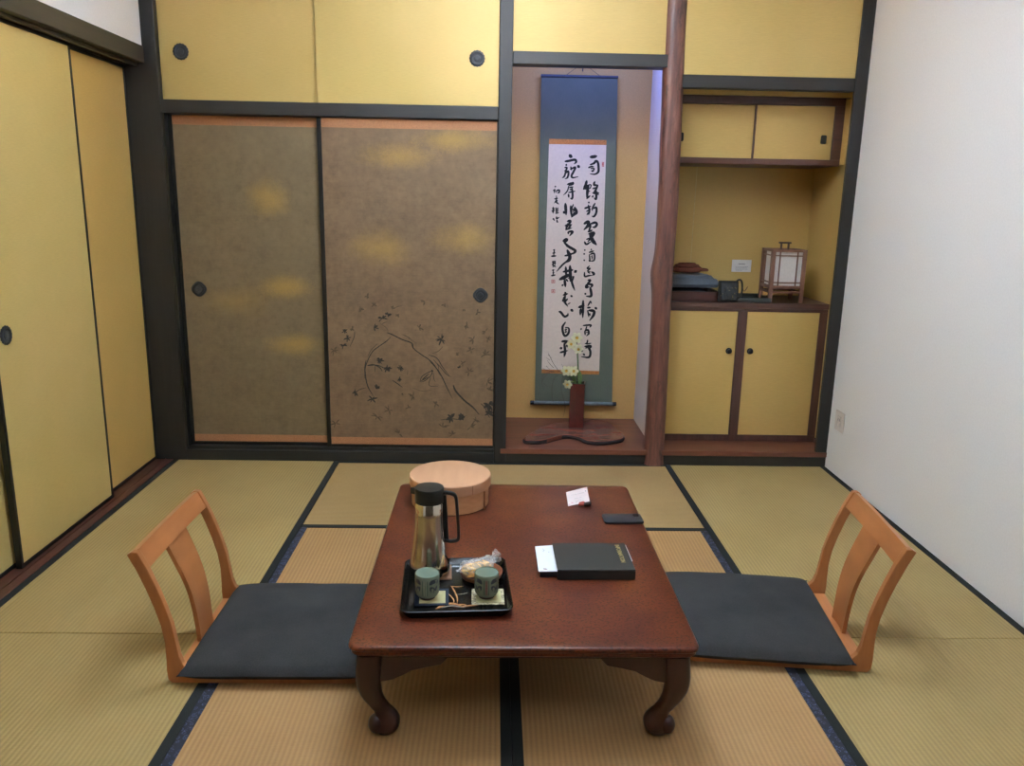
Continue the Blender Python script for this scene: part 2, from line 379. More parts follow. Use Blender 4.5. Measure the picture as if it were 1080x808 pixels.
mat(.955, 1.91, -2.865, -.968, TAT_O, {'l': CLOTHB, 'r': CLOTHP}, 'orange tan straw mat under the right half of the low table')
mat(1.91, XR, -1.91, 0, TAT_G, {'l': CLOTHB, 'r': CLOTHB}, 'greenish beige straw mat along the white wall, the far one by the nook')
mat(1.91, XR, -3.82, -1.91, TAT_G, {'l': CLOTHB, 'r': CLOTHB}, 'greenish beige straw mat along the white wall, the near one in the lower right corner')
mat(0, 1.91, -3.82, -2.865, TAT_H, {'f': CLOTHB, 'b': CLOTHB}, 'tan straw mat lying crosswise at the near end')
# ================================================================== CLOSET DOORS
def upper_door(x0, x1, y, label, px, pz, m=GOLD):
    t = thing('closet_door', label, 'closet door', ((x0+x1)/2, y, 1.991))
    part('door_panel', bx(x0, x1, y, y+.02, 1.992, 2.699, .001), m, t, True)
    pull_round(t, (px, y-.0008, pz), .041, 'y')
upper_door(-.883, -.050, .040, 'gold upper closet door with round pull, left of the pair', -.772, 2.233)
upper_door(-.062, .898, .016, 'gold upper closet door with round pull, right of the pair beside the alcove', .783, 2.230, gold('gold paper right', (202, 176, 108), 5))
def aged(name, spots, seed, brown):
    """aged gold-brown paper with sprinkled gold clouds; spots = list of (x, z, rx, rz, strength) in object space"""
    x = M(name, (118, 98, 74), .6, .12, .4)
    v = x.coord((1, 1, 1), loc=(seed, 0, seed*2)); n1 = x.noise(v, 4, 6, .62); n2 = x.noise(v, 26, 5, .6)
    h = x.noise(x.coord((.6, 1, 9)), 22, 4, .6)
    c = x.mix(.5, x.ramp(n1, [(.3, brown[0]), (.7, brown[1])]), x.ramp(n2, [(.3, brown[0]), (.75, brown[1])]))
    c = x.mix(.18, c, x.ramp(h, [(.3, brown[0]), (.7, brown[1])]))
    st = x.noise(v, 11, 7, .72); c = x.mix(x.ramp(st, [(.50, (0, 0, 0)), (.68, (140, 140, 140))]), c, tuple(q*.68 for q in brown[0]))
    speck = x.noise(v, 170, 2, .5); wob = x.n('ShaderNodeTexNoise', Scale=7.0, Detail=3.0); x.l(v, wob.inputs['Vector'])
    for sx, sz, rx, rz, k in spots:
        tc = x.n('ShaderNodeTexCoord'); mp = x.n('ShaderNodeMapping'); mp.inputs['Location'].default_value = (-sx/rx, 0, -sz/rz); mp.inputs['Scale'].default_value = (1/rx, 0, 1/rz)
        x.l(tc.outputs['Object'], mp.inputs[0])
        ln = x.n('ShaderNodeVectorMath', operation='LENGTH'); x.l(mp.outputs[0], ln.inputs[0])
        ad = x.n('ShaderNodeMath', operation='ADD'); x.l(ln.outputs['Value'], ad.inputs[0]); x.l(wob.outputs['Fac'], ad.inputs[1])
        ad2 = x.n('ShaderNodeMath', operation='MULTIPLY_ADD'); x.l(speck, ad2.inputs[0]); ad2.inputs[1].default_value = .9; x.l(ad.outputs[0], ad2.inputs[2])
        mr = x.n('ShaderNodeMapRange'); x.l(ad2.outputs[0], mr.inputs[0]); mr.inputs[1].default_value = 1.95; mr.inputs[2].default_value = .95; mr.inputs[3].default_value = 0; mr.inputs[4].default_value = k
        c = x.mix(mr.outputs[0], c, (178, 140, 62))
    x.base(c); x.bump(h, .05, .0005); return x.m
BAND = simple('orange brocade paper band', (158, 108, 72), .6, .1, .4, .1, 220)
def sp(px, py, ox, y=.03):
    p = at(px, py, 1, y); return p.x-ox, p.z
def painted_door(x0, x1, y, label, mat_, pull, frames):
    t = thing('closet_door', label, 'closet door', ((x0+x1)/2, y, .079))
    z0, z1, f = .0795, 1.918, .013
    xa = x0+(frames[0]); xb = x1-frames[1]
    part('painted_paper', bx(xa, xb, y+.002, y+.02, .140, 1.868), mat_, t, True)
    part('brocade_band', bx(xa, xb, y+.0015, y+.02, 1.868, 1.917), BAND, t, True, label='plain orange band along the top')
    part('brocade_band', bx(xa, xb, y+.0015, y+.02, .098, .140), BAND, t, True, label='plain orange band along the bottom')
    b = B(); box(b, x0, xa, y, y+.022, z0, z1, .001)
    if frames[1] > .004: box(b, xb, x1, y, y+.022, z0, z1, .001)
    box(b, xa, xb, y, y+.022, z0, .098, .001)
    part('door_frame', b, BLACK, t, True)
    pull_round(t, (pull[0], y+.0025, pull[1]), .041, 'y', mokko=True)
    return t
cx1 = (-.870-.046)/2; cx2 = (-.072+.899)/2
mL = aged('aged plain painted paper', [(sp(282, 208, cx1)[0], sp(282, 208, cx1)[1], .15, .12, .42), (sp(300, 303, cx1)[0], sp(300, 303, cx1)[1], .16, .08, .5), (sp(310, 364, cx1)[0], sp(310, 364, cx1)[1], .17, .08, .5), (sp(250, 318, cx1)[0], sp(250, 318, cx1)[1], .2, .1, .25)], 2, ((98, 82, 57), (124, 105, 76)))
mR = aged('aged painted paper with branch', [(sp(420, 165, cx2, .01)[0], sp(420, 165, cx2)[1], .24, .08, .5), (sp(480, 148, cx2)[0], sp(480, 148, cx2)[1], .25, .07, .5), (sp(400, 262, cx2)[0], sp(400, 262, cx2)[1], .2, .12, .4), (sp(490, 252, cx2)[0], sp(490, 252, cx2)[1], .2, .1, .45)], 9, ((94, 74, 54), (134, 107, 78)))
# the paper mesh is in the thing's space: bring heights down to it
for mm in (mL, mR):
    for nd in mm.node_tree.nodes:
        if nd.type == 'MAPPING' and nd.inputs['Scale'].default_value[1] == 0:
            s_ = nd.inputs['Scale'].default_value; l_ = nd.inputs['Location'].default_value
            nd.inputs['Location'].default_value = (l_[0], 0, l_[2]+.079*s_[2])
painted_door(-.870, -.046, .048, 'brown aged paper closet door with faint gold clouds, left one below', mL, (-.765, .987), (.022, .003))
dR = painted_door(-.072, .899, .020, 'brown aged paper closet door painted with a dark branch and bird', mR, (.813, .981), (.024, .006))
INK = simple('old ink', (52, 48, 42), .8, 0, .2, .2, 90); INKF = simple('faint old ink', (84, 70, 54), .8, 0, .2, .15, 90)
PY = .0215
def crop(ox, oy, s): return lambda X, Y: at(ox+X*s, oy+Y*s, 1, PY)
E_, F_, G_ = crop(340, 300, .12376), crop(420, 300, .12373), crop(340, 380, .17593)
ink, faint = B(), B(); rr = random.Random(11)
def ln(f, pts, wd, bm=None): stroke(bm if bm is not None else ink, [f(*p) for p in pts], wd, .0002, taper=True)
def leafs(f, X, Y, r, n=5, bm=None, wd=.0045):
    c = f(X, Y)
    s = (f(X+10, Y)-c).length/10
    for k in range(n):
        a = rr.random()*6.28; L = r*s*(.35+.5*rr.random())
        d = Vector((math.cos(a), 0, math.sin(a))); p = c+d*r*s*.25
        stroke(bm if bm is not None else ink, [p-d*L*.3, p+d*L*.3+Vector((0, 0, L*.1)), p+d*L], wd*(1+rr.random()), .0003+rr.random()*.0003)
ln(E_, [(550, 410), (600, 430), (680, 470), (760, 500), (775, 540), (808, 575)], .0062)
ln(E_, [(690, 425), (740, 455), (800, 505)], .003, faint)
ln(E_, [(580, 450), (545, 485), (480, 530), (430, 570), (390, 640), (365, 720), (360, 800)], .005)
ln(E_, [(470, 505), (415, 560), (385, 620)], .003)
ln(E_, [(385, 690), (440, 685), (490, 710), (510, 740)], .006); ln(E_, [(450, 690), (448, 750)], .003)
ln(E_, [(275, 400), (270, 450), (235, 530)], .004); ln(E_, [(600, 210), (640, 190), (680, 182)], .004, faint)
ln(E_, [(490, 330), (550, 375), (560, 410)], .003, faint); ln(E_, [(510, 335), (545, 320)], .003)
for q in ((510, 290, 42), (560, 255, 28), (440, 370, 42), (190, 400, 26), (212, 460, 32), (180, 520, 34), (490, 645, 28), (545, 722, 36)): leafs(E_, *q, n=7)
for q in ((100, 560, 45), (330, 215, 30), (440, 175, 30), (385, 100, 26), (665, 710, 30), (600, 200, 18), (640, 270, 26), (255, 380, 25)): leafs(E_, *q, n=6, bm=faint)
ln(F_, [(115, 500), (130, 545), (200, 600), (260, 640), (310, 690), (360, 780)], .0055)
ln(F_, [(30, 425), (80, 450), (125, 490)], .003, faint); ln(F_, [(260, 600), (330, 630), (375, 700), (435, 780)], .0045)
ln(F_, [(300, 640), (340, 690), (345, 740)], .003)
leafs(F_, 370, 470, 52, 9); leafs(F_, 225, 145, 38, 5, faint); ln(F_, [(380, 530), (340, 570), (290, 590)], .004, faint)
for q in ((585, 350, 32), (675, 240, 30), (560, 220, 14), (745, 400, 40), (760, 470, 40), (640, 470, 50), (740, 600, 45), (550, 670, 30), (505, 590, 18), (620, 560, 45), (180, 370, 36), (390, 175, 26)): leafs(F_, *q, n=5, bm=faint)
leafs(F_, 518, 705, 14, 4)
ln(G_, [(640, 0), (700, 70), (745, 160), (780, 230)], .0055); ln(G_, [(690, 20), (740, 80), (770, 100)], .004)
ln(G_, [(785, 150), (800, 185), (850, 240), (900, 280), (940, 325)], .010)
ln(G_, [(262, 0), (255, 60), (270, 150), (305, 215)], .0065); ln(G_, [(190, 200), (225, 175), (262, 165)], .004)
ln(G_, [(270, 32), (330, 30), (385, 55)], .005)
for q in ((200, 195, 22), (325, 172, 28), (300, 235, 30), (390, 50, 28), (345, 5, 24)): leafs(G_, *q, n=7)
ln(G_, [(585, 128), (600, 95), (655, 65), (650, 92), (610, 125), (585, 130)], .0045); ln(G_, [(600, 115), (640, 80)], .006); ln(G_, [(590, 125), (635, 100)], .005)
ln(G_, [(650, 100), (640, 150), (692, 156)], .0035); ln(G_, [(665, 75), (668, 110), (678, 132)], .003); leafs(G_, 657, 64, 9, 4)
ln(G_, [(420, 120), (450, 140), (480, 162)], .005); leafs(G_, 460, 110, 20, 5); leafs(G_, 463, 50, 26, 6)
ln(G_, [(512, 60), (510, 90)], .003, faint); ln(G_, [(540, 165), (600, 185), (660, 178)], .003, faint)
for q in ((770, 345, 32), (835, 343, 26), (1000, 272, 34), (1000, 320, 26), (1012, 262, 20)): leafs(G_, *q, n=8, wd=.009)
ln(G_, [(710, 358), (770, 350), (830, 355), (865, 330)], .004); ln(G_, [(950, 260), (975, 285), (995, 330), (1005, 345)], .005)
for q in ((680, 262, 22), (780, 445, 30), (400, 300, 34), (545, 215, 34), (515, 285, 20), (890, 400, 36), (720, 400, 40), (330, 340, 36), (480, 205, 10), (990, 130, 40), (880, 70, 40), (1005, 180, 30), (460, 440, 40), (820, 40, 14), (920, 360, 22), (80, 380, 40)): leafs(G_, *q, n=5, bm=faint)
part('painted_branch', ink, INK, dR, True, label='dark ink branch with leaves and a small bird'); part('painted_foliage', faint, INKF, dR, True, label='faint washed foliage strokes')
# ================================================================== HANGING SCROLL
SY = .652
sc = thing('hanging_scroll', 'tall calligraphy scroll with green cloth mount hanging in the alcove', 'hanging scroll', (1.38, SY, .22))
def ats(px, py, y=SY): return at(px, py, 1, y)
def quad(pxs, y0, th, bm=None):
    p = [ats(*q, y0) for q in pxs]
    return prism([(a.x, a.z) for a in p], y0, y0+th, 'y', bm=bm)
x = M('green silk mount', (84, 98, 84), .7, 0, .3); v = x.coord((1, 1, 1)); f = x.noise(x.coord((1, 1, .1)), 300, 3); g = x.noise(v, 6, 4)
x.base(x.mix(.5, x.ramp(f, [(.3, (80, 86, 72)), (.7, (94, 98, 82))]), x.ramp(g, [(.35, (82, 88, 74)), (.65, (92, 96, 82))]))); x.bump(f, .1, .0005)
part('cloth_mount', quad([(564, 424), (645.5, 425), (651.5, 80), (571, 78)], SY, .002), x.m, sc, True)
PAP = simple('aged white paper', (216, 200, 184), .8, 0, .2, .02, 60)
part('writing_paper', quad([(571.3, 389.5), (632, 391.5), (639.5, 153), (579, 152)], SY-.0012, .001), PAP, sc, True)
OR = simple('orange gold brocade', (176, 112, 58), .55, .2, .4, .2, 260)
part('brocade_strip', quad([(579, 152), (639.5, 153), (639.7, 147.8), (579.2, 146.4)], SY-.0014, .0012), OR, sc, True, label='orange strip above the paper')
part('brocade_strip', quad([(571.2, 393.6), (631.8, 395.2), (632, 391.5), (571.3, 389.5)], SY-.0014, .0012), OR, sc, True, label='orange strip below the paper')
a, c = ats(570.5, 80), ats(652, 81.5)
part('top_rod', tube([(a.x, SY, a.z), (c.x, SY, c.z)], .008, 12, smoothpath=False), simple('dark blue grey rod', (52, 56, 66), .5), sc, True, True)
a, c = ats(563, 424.5), ats(646, 426)
part('roller', tube([(a.x, SY-.004, a.z), (c.x, SY-.004, c.z)], .0125, 16, smoothpath=False), simple('grey green wound cloth', (96, 104, 104), .6), sc, True, True)
for qx, s in ((a.x, -1), (c.x, 1)):
    part('roller_knob', tube([(qx, SY-.004, a.z if s < 0 else c.z), (qx+s*.022, SY-.004, a.z if s < 0 else c.z), (qx+s*.024, SY-.004, a.z if s < 0 else c.z)], [.013, .014, .011], 16, smoothpath=False), simple('black roller knob', (16, 17, 20), .25), sc, True, True)
a, c, d = ats(596, 80), ats(634, 81), ats(615, 66)
b = tube([a, (d.x, SY+.006, d.z-.002), c], .0014, 6, smoothpath=False); tube([(d.x, SY+.004, d.z-.05), (d.x, SY+.006, d.z+.02)], .0035, 8, bm=b, smoothpath=False)
part('hanging_cord', b, simple('dark cord', (36, 36, 46), .8), sc, True)
STK = []
def C_(ox, oy, s): return lambda X, Y: at(ox+X*s, oy+Y*s, 1, SY-.0014)
def write(f, s, data):
    for pts, wd in data: STK.append(([f(*p) for p in pts], wd*s*.00594*1.58))
k1 = 65/808
A = [([(590,195),(640,190),(680,182)],26),([(590,295),(640,275),(665,247),(690,265),(700,330),(695,390),(650,420),(590,415)],20),([(565,335),(605,320),(640,322)],14),([(595,345),(640,345),(630,370),(600,374)],12),([(610,385),(640,378)],12),
([(545,505),(530,560),(500,620)],22),([(505,610),(535,600),(560,570),(555,630),(550,700),(548,745)],24),([(560,560),(600,560),(590,600),(560,620)],10),([(560,650),(590,640)],10),([(548,735),(590,700)],16),([(650,515),(640,560),(690,560)],18),([(620,610),(690,590)],14),([(690,560),(665,620),(635,660)],18),([(625,665),(705,665)],22),([(665,620),(670,700),(665,745),(640,730)],20),([(630,700),(615,725)],14),([(690,680),(702,692)],12),
([(318,165),(335,185),(355,195)],28),([(260,252),(310,245),(390,230),(405,260),(380,285)],20),([(270,295),(285,302)],18),([(255,332),(285,335),(270,370),(250,375)],15),([(270,370),(255,440),(225,470)],15),([(265,410),(300,380),(305,420),(290,465),(260,480)],17),([(335,320),(345,370)],13),([(330,355),(395,330),(370,390),(345,440),(365,465),(432,452)],18),([(425,308),(452,332)],24),
([(290,555),(360,530)],17),([(350,530),(365,542),(310,572)],20),([(310,570),(290,640),(240,695)],11),([(315,595),(370,585)],13),([(320,622),(365,615)],13),([(305,660),(395,642)],13),([(350,590),(360,700),(350,740),(330,735)],18),([(305,680),(310,728)],15),
([(130,575),(137,590)],15),([(105,635),(125,630),(118,668)],13),([(125,610),(125,662)],10),([(145,635),(185,628),(180,660),(160,668)],14),([(155,625),(145,665)],10),([(145,705),(150,715)],13),([(138,735),(162,730)],11)]
write(C_(575,150,k1), k1, A)
Bs = [([(120,60),(165,55)],12),([(150,35),(145,75),(118,118)],10),([(130,90),(180,130)],13),([(160,75),(140,112)],10),
([(90,185),(125,180)],12),([(105,165),(108,250)],13),([(85,215),(125,210)],12),([(120,195),(90,240)],10),([(140,170),(145,250)],11),([(140,195),(175,188)],10),([(140,220),(175,215)],10),([(135,250),(180,240)],12),([(165,170),(160,245)],9),
([(100,325),(118,318)],16),([(105,320),(125,345)],10),([(150,290),(150,320),(185,298)],13),([(155,335),(155,350)],12),([(150,350),(168,368)],14),
([(265,120),(275,270)],25),([(240,245),(262,225)],26),([(335,150),(345,290)],21),([(370,130),(350,190),(390,200)],13),([(385,170),(410,235),(380,260),(345,300)],27),([(375,190),(370,240)],12),
([(290,355),(330,350),(305,400)],22),([(260,412),(300,402),(350,395)],17),([(300,380),(270,460)],20),([(340,400),(300,450)],18),([(265,465),(350,440)],13),([(305,490),(360,490),(320,545)],20),([(300,490),(305,522)],15),
([(235,612),(285,590),(250,640)],26),([(245,625),(300,680),(360,715),(395,740),(375,770),(320,790)],23),
([(565,100),(580,115)],15),([(515,185),(560,170),(600,155)],17),([(565,140),(580,210),(570,272)],17),([(540,225),(600,195)],13),([(570,235),(545,272)],13),([(655,115),(625,170),(615,215)],15),([(635,185),(670,175),(670,240),(640,290),(612,285)],19),
([(510,385),(565,360),(560,410),(508,465)],27),([(545,440),(590,400),(585,450)],18),([(590,390),(655,370),(678,395),(650,430),(620,430)],21),([(600,410),(570,480)],17),([(560,490),(620,470)],18),([(570,520),(640,505),(610,560),(560,620)],23),([(590,520),(620,600),(672,662)],32),([(515,620),(540,655),(600,620)],17),([(540,590),(600,570)],13)]
write(C_(575,205,k1), k1, Bs)
Cs = [([(255,185),(320,170),(370,145)],17),([(290,110),(322,190),(310,240),(255,275)],30),([(300,245),(230,300),(150,390)],16),
([(515,105),(525,117)],15),([(505,155),(520,166)],15),([(510,235),(515,252)],15),([(600,95),(610,112)],13),([(575,140),(640,120)],15),([(580,165),(585,250),(570,240)],13),([(590,165),(642,155),(642,240),(590,255)],15),([(600,190),(625,185)],8),([(605,210),(628,210)],8),([(615,175),(612,240)],8),
([(580,315),(550,350),(590,350),(555,385),(600,395)],13),([(515,400),(520,455),(570,445),(620,440)],15),([(610,395),(640,420),(620,440)],21),([(560,400),(590,415)],12),
([(560,505),(592,505),(560,550),(555,590)],19),([(540,560),(535,600),(580,590)],18),([(560,555),(618,565),(590,610)],19),([(588,600),(602,660),(600,712),(538,715)],23),([(520,675),(535,692)],17),
([(325,315),(330,440),(330,520)],27),([(235,395),(330,375),(365,370)],21),([(270,330),(275,450)],21),([(190,495),(280,450),(330,430)],30),([(390,380),(407,402)],30),([(280,450),(240,500)],17),([(220,578),(238,560)],17),([(255,500),(265,592)],23),([(270,490),(300,522)],15),([(375,460),(350,520),(365,580),(388,638)],19),([(300,480),(380,450)],11),
([(260,660),(270,690)],19),([(235,700),(298,680)],17),([(265,700),(245,800)],18),([(335,705),(357,722)],18),
([(105,110),(130,100)],10),([(120,105),(110,185)],12),([(95,150),(135,145)],11),([(80,190),(145,185)],15),([(90,260),(140,255)],10),([(95,280),(140,280)],15),([(100,255),(105,310)],13),([(130,255),(130,300)],10),([(90,300),(140,330)],13),([(130,305),(95,335)],11),([(90,375),(120,368)],12),([(95,410),(120,405)],11),([(80,445),(135,435)],15),([(105,375),(108,440)],10)]
write(C_(575,255,k1), k1, Cs)
k2 = 70/808
Ds = [([(270,90),(285,60),(290,30)],18),([(330,60),(300,100),(332,152)],17),([(330,130),(365,105)],9),([(465,165),(535,140)],23),([(520,80),(515,290)],21),([(490,180),(485,258)],19),([(610,85),(575,150)],13),([(610,85),(622,122)],9),([(570,170),(612,165)],15),([(575,200),(590,282)],13),([(590,200),(650,210),(645,260),(598,325)],23),([(600,235),(605,268)],11),([(665,165),(687,187)],20),
([(225,215),(250,225),(292,275),(330,260),(335,235)],19),([(370,190),(397,212)],21),([(305,345),(270,400),(275,470),(300,512),(340,480),(345,420),(300,408)],19),([(295,440),(325,430)],11),([(295,465),(325,460)],11),([(310,420),(310,482)],8),
([(258,580),(332,572)],21),([(325,575),(285,622)],15),([(240,665),(265,655)],21),([(320,620),(325,652)],13),([(238,715),(332,690)],17),([(290,600),(300,700),(288,768)],21),
([(490,425),(502,432)],17),([(520,385),(612,380),(600,408)],15),([(565,395),(545,450)],11),([(540,450),(578,440),(588,482),(560,512)],17),([(540,450),(545,502)],13),([(555,470),(575,468)],8),
([(575,560),(565,600),(540,607)],13),([(500,665),(510,702)],19),([(540,640),(612,635),(590,672)],19),([(560,612),(620,600)],11),([(580,650),(607,700),(592,770),(498,765)],19),([(520,730),(542,747)],15),([(545,660),(580,655)],9)]
write(C_(570,310,k2), k2, Ds)
BINK = simple('black brush ink', (18, 19, 20), .5, 0, .3, .1)
cols = {0: [], 1: [], 2: []}
for pts, wd in STK:
    z = [p.z for p in pts]; xm = sum(p.x for p in pts)/len(pts); zm = sum(z)/len(z)
    xr_ = xm-.012*(zm-1.1)
    cols[0 if xr_ < 1.275 else 1 if xr_ < 1.392 else 2].append((min(z), max(z), pts, wd))
for ck, L_ in cols.items():
    L_.sort(key=lambda q: -q[1]); cur, lo = [], None; groups = []
    for q in L_:
        if lo is not None and q[1] < lo-.0005: groups.append(cur); cur = []; lo = None
        cur.append(q); lo = q[0] if lo is None else min(lo, q[0])
    groups.append(cur)
    for g_ in groups:
        b = B()
        for q in g_: stroke(b, q[2], q[3], .0002+random.random()*.0005)
        part('ink_character', b, BINK, sc, True)
fC, fA = C_(575,255,k1), C_(575,150,k1)
def seal(f, cx, cy, w_, h_):
    SEAL = B()
    for q in ([(cx-w_/2,cy-h_/2),(cx+w_/2,cy-h_/2)],[(cx+w_/2,cy-h_/2),(cx+w_/2,cy+h_/2)],[(cx+w_/2,cy+h_/2),(cx-w_/2,cy+h_/2)],[(cx-w_/2,cy+h_/2),(cx-w_/2,cy-h_/2)],[(cx-w_*.25,cy-h_*.2),(cx+w_*.25,cy-h_*.15)],[(cx,cy-h_*.3),(cx-w_*.1,cy+h_*.3)],[(cx-w_*.3,cy+h_*.15),(cx+w_*.3,cy+h_*.1)]):
        stroke(SEAL, [f(*p) for p in q], 8*k1*.0059, .0003, taper=False)
    part('red_seal', SEAL, SEALM, sc, True)
SEALM = simple('vermilion seal paste', (186, 96, 92), .7, 0, .2, .05)
seal(fC,105,520,40,40); seal(fC,105,648,40,42); seal(fA,758,290,20,54)
# ================================================================== FLOWER SLAB, VASE, FLOWERS
f7 = lambda X, Y: at(530+X/6.353, 400+Y/6.353, 2, .116)
ol = [(140,397),(170,375),(205,355),(250,328),(290,308),(340,296),(430,288),(500,283),(560,277),(620,272),(680,280),(730,305),(770,335),(803,362),(812,384),(790,399),(740,408),(690,414),(640,416),(590,412),(550,403),(520,388),(480,376),(430,371),(390,376),(350,386),(300,400),(250,408),(200,410),(155,407)]
pts = [f7(*p) for p in ol]; pts = cr([(p.x, p.y) for p in pts], 3)
slab = thing('display_board', 'free-form dark wood slab with bark edge lying on the alcove floor', 'display board', (1.38, .25, .089))
x = M('polished walnut slab', (92, 50, 42), .25, 0, .6); f = x.noise(x.coord((.25, 1, 1)), 26, 6, .6)
x.base(x.ramp(f, [(.2, (92, 52, 42)), (.55, (114, 68, 54)), (.85, (140, 90, 72))]))
part('board', prism(pts[::-1], .0915, .116, 'z', .002), x.m, slab, True)
rnd = random.Random(4); t = bmesh.new(); cxx = sum(p[0] for p in pts)/len(pts); cyy = sum(p[1] for p in pts)/len(pts); rings = []
for z, o_ in ((.0892, -.006), (.093, .004), (.103, .006), (.1125, .002), (.1135, -.004)):
    ring = []
    for px_, py_ in pts:
        d = Vector((px_-cxx, py_-cyy)).normalized(); k = o_+rnd.uniform(-.0018, .0018)
        ring.append(t.verts.new((px_+d.x*k, py_+d.y*k, z)))
    rings.append(ring)
for A_, B_ in zip(rings, rings[1:]):
    for i in range(len(A_)): t.faces.new((A_[i], A_[(i+1) % len(A_)], B_[(i+1) % len(A_)], B_[i]))
t.faces.new(rings[0])
part('bark_edge', t, simple('dark bark', (34, 26, 24), .8, 0, .3, .3, 60, bump=.8), slab, True, label='rough dark bark edge')
vs = thing('flower_vase', 'tall square dark red lacquer vase standing on the wood slab', 'vase', (1.424, .405, .117), math.radians(-9))
x = simple('dark red lacquer', (72, 26, 23), .22, 0, .6, .12, 30, Coat_Weight=.4)
b = prism(rrect(-.046, .046, -.046, .046, .005), 0, .282, 'z'); 
bmesh.ops.delete(b, geom=[f for f in b.faces if f.calc_center_median().z > .2815], context='FACES_ONLY')
part('vase_body', b, x, vs, smooth=True)
t = bmesh.new(); o1 = rrect(-.046, .046, -.046, .046, .005); i1 = rrect(-.039, .039, -.039, .039, .003)
A1 = [t.verts.new((u, v_, .282)) for u, v_ in o1]; B1 = [t.verts.new((u, v_, .282)) for u, v_ in i1]; C1 = [t.verts.new((u, v_, .20)) for u, v_ in i1]
for i in range(len(A1)):
    j = (i+1) % len(A1); t.faces.new((A1[i], A1[j], B1[j], B1[i])); t.faces.new((B1[i], B1[j], C1[j], C1[i]))
t.faces.new(C1); part('vase_rim', t, simple('black lacquer rim', (30, 18, 16), .3), vs)
GREEN = simple('green stem', (88, 112, 60), .5, 0, .4, .15, 80); PET = simple('creamy petal', (236, 232, 196), .6, 0, .3, .03, 60, Subsurface_Weight=.1); YEL = simple('yellow corona', (214, 176, 74), .6)
PB = M('petal', (238, 234, 200), .6).m
def blossom(parent, c, size, tilt, yaw):
    Mx = Matrix.Translation(c) @ Matrix.Rotation(yaw, 4, 'Z') @ Matrix.Rotation(tilt, 4, 'X')
    b = B()
    for k in range(6):
        t = bmesh.new(); an = k*math.pi/3
        rows = []
        for i in range(6):
            u = i/5; wd = size*.74*math.sin(math.pi*min(1, .16+u*.80))**.55; 
            rows.append([t.verts.new((size*u*1.0, s*wd*.5, size*(.10*math.sin(u*3)+.05*abs(s))-size*.0)) for s in (-1, 0, 1)])
        for r0, r1 in zip(rows, rows[1:]):
            for q in range(2): t.faces.new((r0[q], r0[q+1], r1[q+1], r1[q]))
        bmesh.ops.solidify(t, geom=t.faces[:], thickness=.0006)
        t.transform(Matrix.Rotation(an, 4, 'Z')); join(b, t)
    b.transform(Mx); p = part('petals', b, PET, parent, True, True)
    b = lathe([(size*.12, 0), (size*.2, size*.18), (size*.27, size*.3), (size*.23, size*.29), (size*.1, size*.08), (.0002, size*.05)], 16, capt=False); b.transform(Mx); part('corona', b, YEL, parent, True, True)
def narcissus(label, stem, blooms, leaf=None):
    t = thing('narcissus', label, 'flower', stem[0], 0, None)
    part('stem', tube(stem, .0048, 8), GREEN, t, True, True)
    for c, s, ti, ya in blooms:
        b = tube([stem[-1] if not isinstance(stem[-1], Vector) else tuple(stem[-1]), ((stem[-1][0]+c[0])/2, (stem[-1][1]+c[1])/2+.004, (stem[-1][2]+c[2])/2+.012), (c[0], c[1]+.012, c[2])], .0024, 6)
        part('flower_stalk', b, GREEN, t, True, True); blossom(t, c, s, ti, ya)
    for lf in leaf or []:
        part('leaf', tube(lf, [.003, .006, .0045, .001], 6, sq=(1.3, .25)), GREEN, t, True, True)
T90 = math.radians(80)
narcissus('tall narcissus in the vase, three cream flowers on one upright stem', [(1.432, .402, .33), (1.424, .395, .44), (1.414, .388, .56), (1.408, .385, .625)],
          [((1.402, .368, .688), .036, T90, 0), ((1.372, .366, .648), .032, T90, -.5), ((1.412, .360, .620), .033, math.radians(95), .1)], None)
narcissus('short narcissus in the vase with a pair of cream flowers leaning left', [(1.418, .40, .33), (1.405, .392, .42), (1.392, .385, .455)],
          [((1.345, .366, .480), .034, T90, -.2), ((1.388, .362, .480), .034, T90, .1)], [[(1.425, .4, .34), (1.44, .39, .42), (1.43, .385, .47), (1.405, .38, .50)], [(1.41, .4, .34), (1.40, .40, .41), (1.375, .40, .44), (1.35, .40, .43)]])
narcissus('lowest narcissus, a single cream flower hanging over the vase rim', [(1.41, .392, .35), (1.395, .375, .405), (1.378, .36, .410)],
          [((1.354, .345, .400), .031, math.radians(100), -.4)], None)
tw = thing('dry_twig', 'thin bare brown twig reaching left out of the vase', 'twig', (1.405, .405, .33))
b = tube([(1.405, .405, .33), (1.39, .41, .41), (1.33, .41, .46), (1.27, .41, .465), (1.22, .405, .475), (1.20, .40, .49)], [.0022, .002, .0018, .0016, .0013, .001], 6)
P_ = lambda px, py: tuple(at(px, py, 1, .405))
rnd = random.Random(21)
for q in ([(590,392),(584,384),(580,376),(578,372)], [(584,388),(580,384),(577,380)], [(580,380),(576,377)], [(592,394),(594,388),(592,384)], [(586,392),(578,394),(572,402),(573,410)], [(590,395),(584,400),(582,414),(584,428)], [(594,394),(592,410),(596,428),(594,440)], [(580,392),(573,396),(571,404)], [(578,374),(582,378)], [(576,386),(580,390)], [(584,400),(590,404)], [(573,404),(578,408)]):
    tube([P_(*p) for p in q], [.0014]*(len(q)-1)+[.0006], 5, bm=b)
part('branches', b, simple('dry brown twig', (66, 48, 40), .8), tw, True, True)
